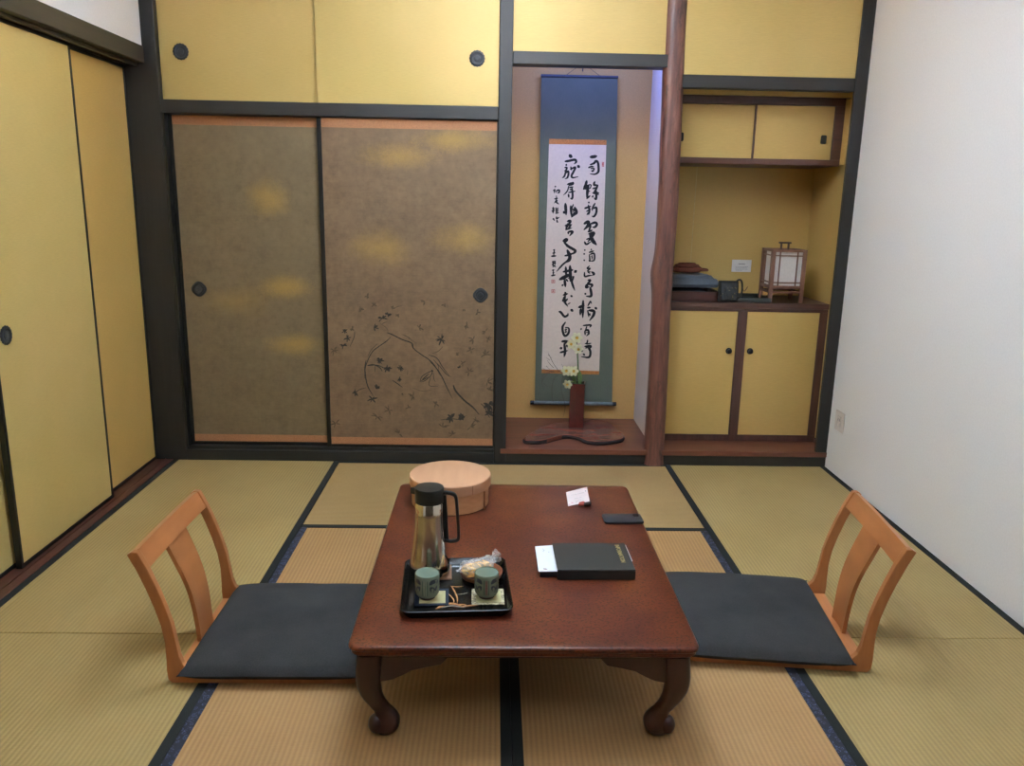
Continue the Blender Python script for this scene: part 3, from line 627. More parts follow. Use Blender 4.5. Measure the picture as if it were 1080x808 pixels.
# ================================================================== NOOK CABINETS
uc = thing('wall_cabinet', 'low hanging cabinet with two gold sliding doors at the top of the nook', 'cabinet', (2.38, .42, 1.729))
b = B(); X0, X1, Y0, Y1, Z0, Z1 = 1.888, 2.846, .200, .632, 1.729, 2.098
box(b, X0, X1, Y0, Y1, Z1-.044, Z1, .003); box(b, X0, X1, Y0, Y1, Z0, Z0+.034, .003)
box(b, X1-.052, X1, Y0, Y1, Z0+.034, Z1-.044, .003); box(b, X0, X0+.03, Y0, Y1, Z0+.034, Z1-.044, .003); box(b, X0+.03, X1-.052, Y1-.01, Y1, Z0+.034, Z1-.044)
part('cabinet_body', b, REDDK, uc, True)
def sdoor(x0, x1, y, px, m, fr, lab):
    d = part('sliding_door', bx(x0, x1, y, y+.014, Z0+.035, Z1-.045, .001), m, uc, True, label=lab)
    pb = prism(rrect(px-.016, px+.016, 1.850, 1.898, .008), y-.004, y+.002, 'y', .0012); 
    o = part('door_pull', pb, IRON, d, False); 
    q = prism(rrect(px-.009, px+.009, 1.857, 1.891, .005), y-.0045, y-.003, 'y'); join(o_b := B(), q); part('pull_recess', o_b, BLACK, d, False)
    for c_ in d.children:
        for v_ in c_.data.vertices: v_.co -= uc.location
    return d
sdoor(X0+.031, 2.378, .232, 1.935, GOLD2, 0, 'gold sliding door, left, partly behind the log pillar'); sdoor(2.352, X1-.053, .214, 2.745, GOLD2, 0, 'gold sliding door, right')
b = bx(2.345, 2.353, .212, .230, Z0+.035, Z1-.045, .001); part('door_edge', b, REDDKV, uc, True)
wc = bx(X1+.001, 2.875, .21, .632, Z0+.01, Z1-.01); part('side_filler', wc, GOLD2, uc, True)
ct = bx(1.887, 2.875, .196, .634, .908, .940, .003); box(ct, 1.887, 2.845, .200, .206, .9, .908)
tag(mesh_obj('counter_top', ct, REDDK), 'dark reddish wooden counter top above the lower cabinet', 'counter top')
lc = thing('floor_cabinet', 'lower cabinet with two gold hinged doors standing on the nook plinth', 'cabinet', (2.38, .40, .089))
b = B(); zb, zt = .089, .9065
box(b, 1.888, 2.874, .203, .225, zb, .128, .002); box(b, 1.888, 2.874, .203, .225, .888, zt, .002); box(b, 1.888, 1.912, .203, .225, .128, .888, .002)
box(b, 2.828, 2.874, .203, .225, .128, .888, .002); box(b, 2.338, 2.394, .203, .225, .128, .888, .002)
box(b, 1.888, 2.874, .225, .632, zb, .1); box(b, 2.86, 2.874, .225, .632, .1, zt); box(b, 1.888, 1.90, .225, .632, .1, zt); box(b, 1.9, 2.86, .62, .632, .1, zt)
part('cabinet_body', b, REDDKV, lc, True)
for x0, x1, kx, lab in ((1.9125, 2.3375, 2.300, 'gold door, left, beside the log pillar'), (2.3945, 2.8275, 2.428, 'gold door, right')):
    d = part('door', bx(x0, x1, .209, .224, .1285, .8875, .001), GOLD2, lc, True, label=lab)
    kb = lathe([(.019, 0), (.019, .002), (.011, .003), (.009, .010), (.014, .014), (.014, .019), (.009, .0225), (.0002, .0235)], 28)
    kb.transform(Matrix.Translation(Vector((kx, .209, .650))-lc.location) @ Matrix.Rotation(math.radians(90), 4, 'X'))
    part('knob', kb, simple('black knob', (22, 22, 24), .3, .4), d, smooth=True)
# things on the counter
lt = thing('table_lantern', 'square wooden paper lantern standing on the counter by the nook corner', 'lantern', (2.625, .335, .9405))
LW = wood('lantern wood', (94, 60, 46), (126, 86, 66), .5, (1, 1, .1), 70)
for sx in (-1, 1):
    for sy in (-1, 1):
        part('post', bx(sx*.0925-.011, sx*.0925+.011, sy*.085-.011, sy*.085+.011, 0, .312, .0015), LW, lt)
b = B()
for z0, z1 in ((.298, .312), (.082, .100), (.055, .066)):
    for s in (-1, 1): part('rail', bx(-.0815, .0815, s*.085-.008, s*.085+.008, z0, z1, .001), LW, lt); part('rail', bx(s*.0925-.008, s*.0925+.008, -.074, .074, z0, z1, .001), LW, lt)
b = B()
for s in (-1, 1):
    for u in (-.052, .052): box(b, u-.003, u+.003, s*.085-.004, s*.085+.004, .1, .298); box(b, s*.0925-.004, s*.0925+.004, u-.003, u+.003, .1, .298)
    for z in (.118, .276): box(b, -.0815, .0815, s*.085-.0045, s*.085+.0045, z-.003, z+.003); box(b, s*.0925-.0045, s*.0925+.0045, -.074, .074, z-.003, z+.003)
part('lattice', b, LW, lt)
b = B()
LPAP = simple('white lantern paper', (214, 210, 206), .9, 0, .2, .02, 90)
for s in (-1, 1): part('paper_pane', bx(-.0815, .0815, s*.080-.0008, s*.080+.0008, .1, .298), LPAP, lt); part('paper_pane', bx(s*.0875-.0008, s*.0875+.0008, -.074, .074, .1, .298), LPAP, lt)
part('top_board', bx(-.0815, .0815, -.074, .074, .300, .306), LW, lt)
b = bx(-.036, .036, -.010, .010, .343, .353, .002); box(b, -.026, -.017, -.006, .006, .3065, .343); box(b, .017, .026, -.006, .006, .3065, .343)
part('handle', b, wood('dark lantern handle', (48, 34, 28), (70, 50, 40), .5), lt)
tr = thing('small_tray', 'small empty black tray on the counter left of the lantern', 'tray', (2.432, .36, .9405))
b = bx(-.105, .105, -.125, .125, 0, .005, .001); box(b, -.105, .105, -.125, -.120, .005, .026, .001); box(b, -.105, .105, .120, .125, .005, .026, .001); box(b, -.105, -.100, -.120, .120, .005, .026, .001); box(b, .100, .105, -.120, .120, .005, .026, .001)
part('tray_body', b, simple('black lacquer tray', (20, 25, 24), .3, 0, .6, .1), tr)
bt = thing('clothes_basket', 'dark red wooden box tray holding folded robes on the counter', 'basket', (2.075, .375, .9405))
o1 = rrect(-.150, .150, -.135, .135, .03); i1 = rrect(-.140, .140, -.125, .125, .024)
b = prism(o1, 0, .006, 'z'); t = bmesh.new(); n_ = len(o1)
a0 = [t.verts.new((u, v_, .0)) for u, v_ in o1]; a1 = [t.verts.new((u*1.04, v_*1.04, .058)) for u, v_ in o1]; a2 = [t.verts.new((u*1.04, v_*1.04, .058)) for u, v_ in i1]; a3 = [t.verts.new((u, v_, .006)) for u, v_ in i1]
for R0, R1 in ((a0, a1), (a1, a2), (a2, a3)):
    for i in range(n_): t.faces.new((R0[i], R0[(i+1) % n_], R1[(i+1) % n_], R1[i]))
join(b, t); part('box_tray', b, wood('dark red lacquered wood', (48, 24, 20), (72, 36, 30), .35, (.1, 1, 1)), bt)
NAVY = simple('blue grey cotton', (66, 72, 80), .9, 0, .2, .12, 220, bump=.4, Sheen_Weight=.3); NAVD = simple('dark grey cotton', (44, 50, 58), .9, 0, .2, .12, 200, bump=.4)
def cushiony(w_, d_, h_, seed, n=26, edge=.35, puff=1.0, wr=.0):
    """a soft slab: superellipse plan, domed, slightly wrinkled"""
    t = bmesh.new(); rnd = random.Random(seed); ph = [rnd.random()*6.28 for _ in range(8)]
    top, bot = {}, {}
    for i in range(n+1):
        for j in range(n+1):
            u = -1+2*i/n; v_ = -1+2*j/n
            k = (1-abs(u)**6)*(1-abs(v_)**6); k = max(0, k)**edge
            wv = wr*(math.sin(5*u+ph[0]+2*v_)*.5+math.sin(9*v_+ph[1]-3*u)*.3+math.sin(13*u+7*v_+ph[2])*.2)
            inx = 1-.03*(1-abs(v_)**8)*puff*0-.018*math.sin(3*v_+ph[3])*abs(u)**8*wr*10; iny = 1-.018*math.sin(3*u+ph[4])*abs(v_)**8*wr*10
            X, Y = u*w_/2*inx, v_*d_/2*iny
            top[i, j] = t.verts.new((X, Y, h_*(.35+.65*k)+wv*k))
            if i in (0, n) or j in (0, n): bot[i, j] = top[i, j]
            else: bot[i, j] = t.verts.new((X, Y, h_*.35*(1-min(1, k*1.6))))
    for i in range(n):
        for j in range(n):
            t.faces.new((top[i, j], top[i+1, j], top[i+1, j+1], top[i, j+1])); t.faces.new((bot[i, j], bot[i, j+1], bot[i+1, j+1], bot[i+1, j]))
    return t
def robe(label, x, y, z, w_, d_, h_, m, seed, rz=0):
    t = thing('folded_robe', label, 'robe', (x, y, z), rz)
    part('folded_cloth', cushiony(w_, d_, h_, seed, wr=.004, edge=.3), m, t, smooth=True)
    b = cushiony(w_*.86, d_*.92, h_*.5, seed+1, 16, wr=.004, edge=.3); b.transform(Matrix.Translation((-w_*.03, 0, h_*.75)))
    part('upper_fold', b, m, t, smooth=True)
robe('dark grey folded robe at the bottom of the box tray', 2.065, .375, .948, .265, .23, .044, NAVD, 3)
robe('blue grey folded robe lying on the dark robe', 2.070, .372, 1.020, .31, .25, .058, NAVY, 5, .04)
ob = thing('rolled_sash', 'brown rolled sash lying on top of the folded robes', 'sash', (2.045, .34, 1.106), .2)
b = B()
for k, (r, h) in enumerate(((.080, .032), (.068, .044), (.050, .052))):
    lathe([(r*.9, 0 if k == 0 else h-.012), (r, .008 if k == 0 else h-.007), (r, h-.006), (r*.9, h), (.001, h+.001)], 36, bm=b)
b.transform(Matrix.Diagonal((1.15, .85, 1, 1))); part('sash_roll', b, simple('brown woven sash', (92, 50, 38), .85, 0, .2, .15, 160, bump=.4), ob, smooth=True)
part('sash_end', cushiony(.09, .05, .018, 8, 12), bpy.data.materials['brown woven sash'], ob, smooth=True).location = (.085, -.01, .004)
bg = thing('drawstring_pouch', 'small black pouch with gold specks and cords beside the folded robes', 'pouch', (2.275, .175+.06, .9405))
b = cushiony(.115, .125, .075, 31, 22, edge=.4, wr=.004); b.transform(Matrix.Translation((0, .03, .058)) @ Matrix.Rotation(math.radians(84), 4, 'X')); bmesh.ops.translate(b, verts=b.verts[:], vec=(0, 0, -min(v_.co.z for v_ in b.verts)))
x = M('black pouch with gold specks', (18, 18, 20), .7); f = x.noise(x.coord(), 130, 2); x.base(x.ramp(f, [(.66, (16, 17, 20)), (.74, (196, 164, 90))]))
part('pouch_body', b, x.m, bg, smooth=True)
b = tube([(.030, -.02, .095), (.044, -.03, .132), (.066, -.03, .128), (.074, -.03, .08), (.066, -.03, .035), (.048, -.02, .025)], .0055, 8); tube([(.07, -.03, .10), (.080, -.03, .075), (.09, -.03, .07), (.105, -.03, .095)], .002, 6, bm=b)
part('cords', b, BLACK, bg, smooth=True)
sg = thing('notice_card', 'small white notice card fixed to the nook back wall', 'notice', (2.465, .634, 1.124))
part('card', bx(2.403, 2.527, .629, .634, 1.086, 1.163, .001), simple('white card', (226, 224, 222), .6, 0, .3, .01), sg, True)
b = B()
GREY = simple('grey print', (120, 118, 124), .7)
for i, (z, x0, x1) in enumerate(((1.134, 2.445, 2.487), (1.118, 2.425, 2.507), (1.110, 2.428, 2.500), (1.102, 2.425, 2.505), (1.095, 2.43, 2.47))):
    xx = x0
    while xx < x1: 
        q = random.uniform(.003, .009) if i else .006; box(b, xx, min(xx+q, x1), .6284, .629, z, z+(.005 if i == 0 else .0022)); xx += q+.002
part('print', b, GREY, sg, True)
ws = thing('wall_outlet', 'white switch plate low on the white right wall', 'outlet', (2.866, -.135, .316))
part('plate', bx(2.8600, 2.8668, -.192, -.080, .258, .372, .002), simple('ivory plastic', (214, 206, 200), .4, 0, .4, .01), ws, True)
part('socket', bx(2.8580, 2.8599, -.160, -.112, .285, .345, .002), simple('ivory socket', (204, 196, 190), .4), ws, True)
b = bx(2.8570, 2.8581, -.150, -.146, .318, .334); box(b, 2.8570, 2.8581, -.126, -.122, .318, .334); part('slots', b, GREY, ws, True)
# ================================================================== LOW TABLE
TX0, TX1, TY0, TY1, TZ = .497, 1.474, -2.505, -1.205, .310
x = M('mottled red brown lacquer', (96, 46, 32), .28, 0, .28)
v = x.coord(); big = x.noise(v, 5, 5, .6); mid = x.noise(x.coord((1, .5, 1)), 38, 5, .7); fine = x.noise(x.coord((.85, 1, 1)), 135, 2, .55)
c = x.ramp(big, [(.3, (70, 30, 22)), (.5, (90, 42, 25)), (.7, (108, 58, 30))])
c = x.mix(x.ramp(mid, [(.5, (0, 0, 0)), (.66, (150, 150, 150))]), c, (98, 54, 34))
c = x.mix(x.ramp(fine, [(.54, (0, 0, 0)), (.60, (205, 205, 205))]), c, (24, 11, 10))
x.base(c); x.bump(fine, .03, .0005); LACQ = x.m
r_ = x.ramp(big, [(.3, (46, 46, 46)), (.7, (92, 92, 92))]); 
tb = thing('low_table', 'low red brown lacquered table with curved legs in the middle of the mats', 'table', ((TX0+TX1)/2, (TY0+TY1)/2, 0))
cx_, cy_ = tb.location.x, tb.location.y; hx, hy = (TX1-TX0)/2, (TY1-TY0)/2
t = bmesh.new(); prof = [(-.055, TZ), (-.008, TZ), (-.003, TZ-.0015), (0, TZ-.006), (0, TZ-.012), (-.003, TZ-.016), (-.006, TZ-.018), (-.006, TZ-.028), (-.012, TZ-.034), (-.05, TZ-.035)]
rings = [[t.verts.new((u, v_, z)) for u, v_ in rrect(-hx-o_, hx+o_, -hy-o_, hy+o_, .034+o_*.5 if o_ > -.02 else .012, 6)] for o_, z in prof]
for A_, B_ in zip(rings, rings[1:]):
    for i in range(len(A_)): t.faces.new((A_[i], A_[(i+1) % len(A_)], B_[(i+1) % len(A_)], B_[i]))
t.faces.new(rings[0]); t.faces.new(rings[-1]); part('tabletop', t, LACQ, tb, smooth=True)
DL = wood('dark red brown leg lacquer', (42, 19, 15), (62, 30, 23), .34, (1, 1, .3), 50)
def leg_bm(sx, sy):
    # (inward offset of centre from corner, z, half width)
    P = [(.054, .274, .036), (.050, .235, .036), (.047, .20, .035), (.049, .165, .032), (.058, .13, .027), (.072, .10, .024), (.086, .075, .027), (.094, .052, .034), (.095, .034, .037), (.093, .016, .033), (.090, .004, .022), (.090, .001, .012)]
    t = bmesh.new(); rings = []
    for o_, z, r in cr(P, 4):
        ring = []
        cx2_, cy2_ = sx*(hx-.008-o_*.94), sy*(hy-.010-o_*.62)
        for k in range(20):
            a = 2*math.pi*k/20; e = .62 if z > .09 else .85; c, s = math.cos(a), math.sin(a)
            ring.append(t.verts.new((cx2_+r*math.copysign(abs(c)**e, c), cy2_+r*math.copysign(abs(s)**e, s), z)))
        rings.append(ring)
    for A_, B_ in zip(rings, rings[1:]):
        for i in range(20): t.faces.new((A_[i], A_[(i+1) % 20], B_[(i+1) % 20], B_[i]))
    t.faces.new(rings[0]); t.faces.new(rings[-1])
    # outward curled toe
    s_ = bmesh.new(); bmesh.ops.create_uvsphere(s_, u_segments=14, v_segments=10, radius=.024)
    s_.transform(Matrix.Translation((sx*(hx-.069), sy*(hy-.052), .038)) @ Matrix.Diagonal((1, 1, 1.25, 1))); join(t, s_)
    return t
for sx in (-1, 1):
    for sy in (-1, 1): part('leg', leg_bm(sx, sy), DL, tb, smooth=True)
def apron(half, lo, hi, axis):
    L = half-.085
    pts = [(-half+.06, .2755), (-half+.06, .185), (-L, .186), (-L+.035, .193), (-L+.062, .206), (-L+.09, .222), (-L+.13, .232), (-L+.17, .240), (-L+.19, .262)]
    low = pts[1:]; allp = [(-half+.06, .2755)]+low+[(-u, z) for u, z in reversed(low)]+[(half-.06, .2755)]
    return prism(allp, lo, hi, axis, .002)
for s in (-1, 1):
    q = s*(hy-.028); part('apron', apron(hx, min(q, q-s*.02), max(q, q-s*.02), 'y'), DL, tb)
    q = s*(hx-.030); part('apron', apron(hy, min(q, q-s*.02), max(q, q-s*.02), 'x'), DL, tb)
# ================================================================== FLOOR CHAIRS
CW = wood('honey beech plywood', (150, 90, 48), (176, 112, 64), .38, (1, .15, .15), 40)
def chair_parts(t, W=.545):
    out = [(-.092, .437), (-.070, .39), (-.045, .325), (-.024, .261), (-.008, .20), (.000, .14), (.000, .08), (-.001, .045), (.001, .014), (.012, .001), (.20, .0008), (.40, .0008), (.582, .0008), (.592, .006), (.592, .016), (.584, .021), (.40, .021), (.20, .021), (.13, .024), (.095, .032), (.068, .046), (.050, .066), (.040, .095), (.034, .14), (.026, .20), (.010, .262), (-.010, .325), (-.034, .39), (-.060, .444), (-.078, .446)]
    for s in (-1, 1):
        a = s*W/2; lo, hi = (a, a+.024) if s < 0 else (a-.024, a)
        part('side_frame', prism(out, lo, hi, 'y', .0025), CW, t)
    # crest rail: a slightly bowed board between the two frames following their lean
    b = bmesh.new(); n = 14; R = []
    for i in range(n+1):
        y = -W/2+.0245+(W-.049)*i/n; bow = -.004*(1-(2*i/n-1)**2)
        R.append([b.verts.new((px_+bow, y, z)) for px_, z in ((-.083, .441), (-.066, .445), (-.042, .396), (-.037, .384), (-.052, .381), (-.060, .394))])
    for r0, r1 in zip(R, R[1:]):
        for k in range(6): b.faces.new((r0[k], r0[(k+1) % 6], r1[(k+1) % 6], r1[k]))
    b.faces.new(R[0]); b.faces.new(R[-1]); part('crest_rail', b, CW, t, smooth=True)
    # back splat
    b = bmesh.new(); prof = [(-.060, .388, .077), (-.034, .32, .075), (-.012, .26, .071), (.004, .20, .067), (.013, .14, .064), (.018, .08, .061), (.022, .02, .060)]; R = []
    for px_, z, w_ in cr(prof, 4):
        row = [b.verts.new((px_+.010-.006*(1-(q)**2)*1.0, q*w_, z)) for q in (-1, -.5, 0, .5, 1)]+[b.verts.new((px_-.004-.006*(1-(q)**2), q*w_, z)) for q in (1, .5, 0, -.5, -1)]
        R.append(row)
    for r0, r1 in zip(R, R[1:]):
        for k in range(10): b.faces.new((r0[k], r0[(k+1) % 10], r1[(k+1) % 10], r1[k]))
    b.faces.new(R[0]); b.faces.new(R[-1]); part('back_splat', b, CW, t, smooth=True)
    part('seat_board', bx(.004, .575, -W/2+.0245, W/2-.0245, .006, .018, .002), CW, t)
c1 = thing('floor_chair', 'legless light wood floor chair left of the low table', 'floor chair', (-.126, -1.935, 0), 0, None)
chair_parts(c1)
c2 = c1.copy(); COL.objects.link(c2); c2.location = (2.186, -1.862, 0); c2.rotation_euler = (0, 0, math.radians(173.9)); c2['label'] = 'legless light wood floor chair right of the low table by the white wall'
for ch in list(c1.children):
    q = ch.copy(); COL.objects.link(q); q.parent = c2
x = M('slate blue cushion cloth', (60, 66, 80), .95, 0, .1); v = x.coord(); f = x.noise(v, 260, 3, .6); g = x.noise(x.coord((1, 1, 1)), 7, 4, .6)
x.base(x.mix(.5, x.ramp(f, [(.3, (44, 43, 43)), (.7, (60, 58, 57))]), x.ramp(g, [(.3, (44, 43, 44)), (.7, (60, 58, 57))]))); x.bump(f, .25, .0008); CUSH = x.m
def seat_cushion(label, loc, rz, seed):
    t = thing('floor_cushion', label, 'cushion', loc, rz)
    b = cushiony(.575, .60, .058, seed, 40, edge=.42, wr=.0045)
    part('cushion_body', b, CUSH, t, smooth=True)
    for sx in (-1, 1):
        for sy in (-1, 1):
            part('corner_tuft', tube([(sx*.280, sy*.292, .022), (sx*.289, sy*.301, .021)], [.004, .002], 6, smoothpath=False), NAVD, t)
seat_cushion('flat slate blue cushion on the left floor chair', (.203, -1.935, .0215), 0, 4)
dv = Matrix.Rotation(math.radians(173.9), 3, 'Z') @ Vector((.350, 0, 0))
seat_cushion('flat slate blue cushion on the right floor chair', (2.186+dv.x, -1.862+dv.y, .0215), math.radians(173.9), 9)
# ================================================================== THINGS ON THE TABLE
Z = TZ+.0006
# bentwood box
rb = thing('bentwood_box', 'round pale bentwood box with lid at the back left of the table', 'round box', (.722, -1.415, Z))
BW = wood('pale bent cedar', (176, 124, 84), (196, 144, 100), .5, (1, 1, 3), 30)
part('box_body', lathe([(.150, 0), (.155, .002), (.1555, .09), (.150, .092)], 72), BW, rb, smooth=True)
part('box_lid', lathe([(.1565, .078), (.1625, .079), (.163, .081), (.163, .117), (.160, .1205), (.150, .1215), (.001, .122)], 72), wood('pale cedar lid', (180, 132, 98), (196, 148, 112), .48, (1, .12, 1), 30), rb, smooth=True)
b = bx(.128, .160, -.106, -.086, .078, .118); b.free(); b = B()
for a in (-1.05,): box(b, -.0008, .0008, -.1642, -.1625, .080, .117)
box(b, .060, .064, -.1568, -.1500, .004, .078); b.transform(Matrix.Rotation(math.radians(35), 4, 'Z')); part('bark_stitch', b, simple('brown bark stitch', (150, 100, 64), .6), rb)
# tray
def rim(p, q): return (q[0]-p[0], q[1]-p[1])
tx, ty = .781, -2.177; trz = math.radians(3.5)
ty_ = thing('serving_tray', 'black lacquer tray with an inlaid crane near the table front', 'tray', (tx, ty, Z), trz)
BL = simple('glossy black lacquer', (14, 13, 13), .2, 0, .4, .1)
t = bmesh.new(); w2, d2 = .155, .168
rg = [(-.012, 0, .02), (-.004, .001, .024), (.004, .012, .026), (.010, .024, .028), (.0115, .027, .028), (.009, .0285, .027), (.006, .026, .026), (-.002, .011, .022), (-.010, .004, .018)]
rings = [[t.verts.new((u, v_, z)) for u, v_ in rrect(-w2-o_, w2+o_, -d2-o_, d2+o_, r, 6)] for o_, z, r in rg]
for A_, B_ in zip(rings, rings[1:]):
    for i in range(len(A_)): t.faces.new((A_[i], A_[(i+1) % len(A_)], B_[(i+1) % len(A_)], B_[i]))
t.faces.new(rings[0]); t.faces.new(rings[-1]); part('tray_body', t, BL, ty_, smooth=True)
TRM = Matrix.Translation((tx, ty, Z)) @ Matrix.Rotation(trz, 4, 'Z'); TRI = TRM.inverted()
ft = lambda X, Y: TRI @ at(410+X/7.2, 560+Y/7.2, 2, Z+.0046)
b = B(); OG = simple('orange gold inlay', (176, 120, 72), .35, .3, .5, .2, 90)
for q, wd in (([(480,425),(505,470),(520,510),(520,548)], .0048), ([(470,420),(520,425),(565,420)], .0035), ([(455,480),(480,505),(495,530),(490,552)], .0035), ([(360,592),(430,560),(490,552),(560,575)], .012), ([(560,575),(620,568),(690,562)], .010), ([(500,560),(570,560),(600,572)], .006)):
    stroke(b, [ft(*p) for p in q], wd, .0004, axis='z')
part('crane_inlay', b, OG, ty_); b = B()
for q, wd in (([(400,585),(470,570),(540,575)], .007), ([(470,570),(560,580),(590,572)], .005), ([(600,470),(560,480),(500,485)], .002)): stroke(b, [ft(*p) for p in q], wd, .0007, axis='z')
part('silver_inlay', b, simple('silver grey inlay', (150, 140, 128), .35, .3), ty_)
ZT = Z+.0049
def on_tray(px, py, z=ZT):
    p = at(px, py, 2, z); return p
# wooden trivet + carafe
thx, thy = .690, -2.068
tv = thing('trivet', 'brown square wooden mat under the steel carafe', 'coaster', (thx+.014, thy+.018, ZT), trz)
part('trivet_board', bx(-.056, .056, -.066, .066, 0, .005, .001), wood('brown trivet wood', (110, 80, 56), (140, 104, 76), .5, (.1, 1, 1)), tv)
cf = thing('vacuum_carafe', 'tall polished steel carafe with black lid and handle on the tray', 'carafe', (thx, thy, ZT+.0052), 0); cf.scale = (1, 1, 1.035)
STEEL = M('polished steel', (206, 198, 184), .13, 1.0, .5).m
part('carafe_body', lathe([(.050, 0), (.060, .002), (.0645, .008), (.0655, .020), (.0640, .040), (.0600, .065), (.0550, .095), (.0510, .125), (.0480, .160), (.0462, .195), (.0452, .236), (.0435, .238)], 64), STEEL, cf, smooth=True)
BP = simple('black plastic', (22, 24, 24), .32, 0, .5, .05)
lid = part('carafe_lid', lathe([(.0440, .236), (.0462, .2375), (.0465, .262), (.0470, .279), (.0450, .2835), (.030, .285), (.0005, .2855)], 48), BP, cf, smooth=True)
b = prism([(-.040, -.014), (-.060, -.003), (-.060, .003), (-.040, .014)], .262, .281, 'z', .002); part('spout', b, BP, cf)
b = tube([(.036, -.006, .268), (.056, -.006, .268), (.078, -.006, .262), (.086, -.006, .245), (.091, -.006, .180), (.094, -.006, .125), (.088, -.006, .112), (.070, -.006, .108), (.050, -.006, .112)], .0052, 12, sq=(1.5, 1.0)); tube([(.0475, -.006, .26), (.052, -.006, .19), (.056, -.006, .115)], .0045, 10, bm=b, sq=(1.4, .8))
part('handle', b, BP, cf, smooth=True)
# coasters and cups
def coaster(label, c, w_, m1, m2, rz):
    t = thing('coaster', label, 'coaster', (c[0], c[1], ZT), rz)
    part('coaster_cloth', bx(-w_/2, w_/2, -w_/2, w_/2, 0, .003, .001), m1, t); part('coaster_card', bx(-w_*.36, w_*.40, -w_*.40, w_*.34, .003, .0042, .0004), m2, t)
CRM = simple('cream card', (176, 166, 122), .8, 0, .2, .04)
coaster('navy blue coaster with cream centre under the left cup', (.709, -2.232), .104, simple('navy cloth', (28, 36, 48), .85, 0, .2, .3, 120), CRM, trz)
coaster('mottled grey cream coaster under the right cup', (.881, -2.226), .100, simple('speckled grey cream cloth', (138, 128, 104), .85, 0, .2, .55, 130), CRM, trz-.04)
GLZ = simple('grey green glaze', (116, 126, 108), .25, 0, .5, .06, 40, Coat_Weight=.3); GLI = simple('pale green inner glaze', (92, 108, 94), .3, 0, .5, .04, 40)
CR_, CH_ = .0375, .082
def cup(label, loc, rz, mid):
    t = thing('tea_cup', label, 'cup', loc, rz)
    part('cup_body', lathe([(.020, .009), (.0310, .011), (.0360, .019), (.0377, .034), (.0378, .060), (CR_-.0004, CH_-.002), (CR_-.0016, CH_), (CR_-.0032, CH_-.002), (.0335, .055), (.033, .030), (.026, .018), (.0005, .016)], 48, capt=False), GLZ, t, smooth=True)
    part('tea_surface', lathe([(.0005, .0795), (CR_-.0030, .0795)], 40, capt=False), GLI, t)
    part('foot_ring', lathe([(.022, 0), (.024, .001), (.0235, .011), (.0185, .011), (.019, .001)], 36), simple('dark unglazed foot', (58, 40, 34), .8), t, smooth=True)
    r = .0381
    def wrap(b, pts, wd):    # pts: (angle deg from front, z)
        q = cr([tuple(p) for p in pts], 5); prev = None; t_ = bmesh.new(); n = len(q)
        for i, (a, z) in enumerate(q):
            a2, z2 = q[min(i+1, n-1)]; a1, z1 = q[max(i-1, 0)]
            d = Vector((math.radians(a2-a1)*r, z2-z1)); d.normalize(); k = wd*.5*(math.sin(math.pi*min(.97, max(.03, i/(n-1))))**.6 if wd > .002 else 1)
            row = []
            for s in (-1, 1):
                aa = math.radians(a)+s*(-d.y)*k/r; zz = z+s*d.x*k; zz = max(.012, zz)
                rr_ = r if zz > .036 else (.0303+(zz-.012)*.52/1+.0012 if zz < .022 else .0362+(zz-.022)*.13)
                row.append(t_.verts.new((rr_*math.sin(aa), -rr_*math.cos(aa), zz)))
            if prev: t_.faces.new((prev[0], prev[1], row[1], row[0]))
            prev = row
        join(b, t_)
    lf = B(); st = B(); rd = B()
    for s in (-1, 1):
        wrap(lf, [(s*22, .058), (s*36, .066), (s*52, .062)], .014); wrap(lf, [(s*24, .050), (s*35, .041), (s*40, .030)], .015)
        wrap(lf, [(s*62, .050), (s*50, .038), (s*42, .026)], .010); wrap(lf, [(s*50, .026), (s*36, .022), (s*24, .020)], .011); wrap(lf, [(s*66, .068), (s*60, .056)], .006)
        wrap(lf, [(s*20, .064), (s*44, .072), (s*64, .068)], .0022)
        wrap(st, [(s*11, .070), (s*11, .045), (s*11, .016)], .0018); wrap(rd, [(s*4, .070), (s*4, .045), (s*4, .016)], .0014)
    wrap(mid == 'red' and rd or st, [(0, .070), (0, .045), (0, .016)], .0022)
    part('leaf_pattern', lf, simple('dark blue leaf glaze', (28, 38, 50), .4), t, label='dark painted leaves'); part('green_stripe', st, simple('dark green stripe', (44, 70, 48), .4), t); part('red_stripe', rd, simple('dull red stripe', (118, 52, 50), .4) if mid == 'red' else simple('pale stripe', (150, 150, 120), .4), t)
cup('green tea cup with painted leaves on the navy coaster, left of the two', (.6955, -2.236, ZT+.0044), math.radians(-6), 'none')
cup('green tea cup with red centre stripe in front of the sweet, right of the two', (.8765, -2.228, ZT+.0044), 0, 'red')
# bowl and sweet
bw = thing('sweet_dish', 'small round red brown wooden dish behind the right cup', 'dish', (.858, -2.100, ZT))
part('dish_body', lathe([(.028, 0), (.040, .003), (.064, .012), (.068, .022), (.0695, .027), (.067, .0265), (.056, .016), (.035, .009), (.0005, .008)], 48), wood('red brown dish wood', (98, 48, 30), (132, 70, 44), .35, (.2, 1, 1)), bw, smooth=True)
sw = thing('wrapped_sweet', 'yellow cake in crinkled clear wrapper lying in the small dish', 'sweet', (.845, -2.100, ZT+.0185), math.radians(30))
part('cake', cushiony(.098, .042, .034, 12, 20, edge=.5, wr=.001), simple('golden cake', (222, 178, 104), .7, 0, .3, .12, 60), sw, smooth=True)
x = M('clear wrapper film', (235, 235, 235), .12); x.b.inputs['Transmission Weight'].default_value = .0; x.b.inputs['Alpha'].default_value = .30; x.bump(x.noise(x.coord(), 60, 3), .9, .004)
t = bmesh.new(); rnd = random.Random(5); R = []
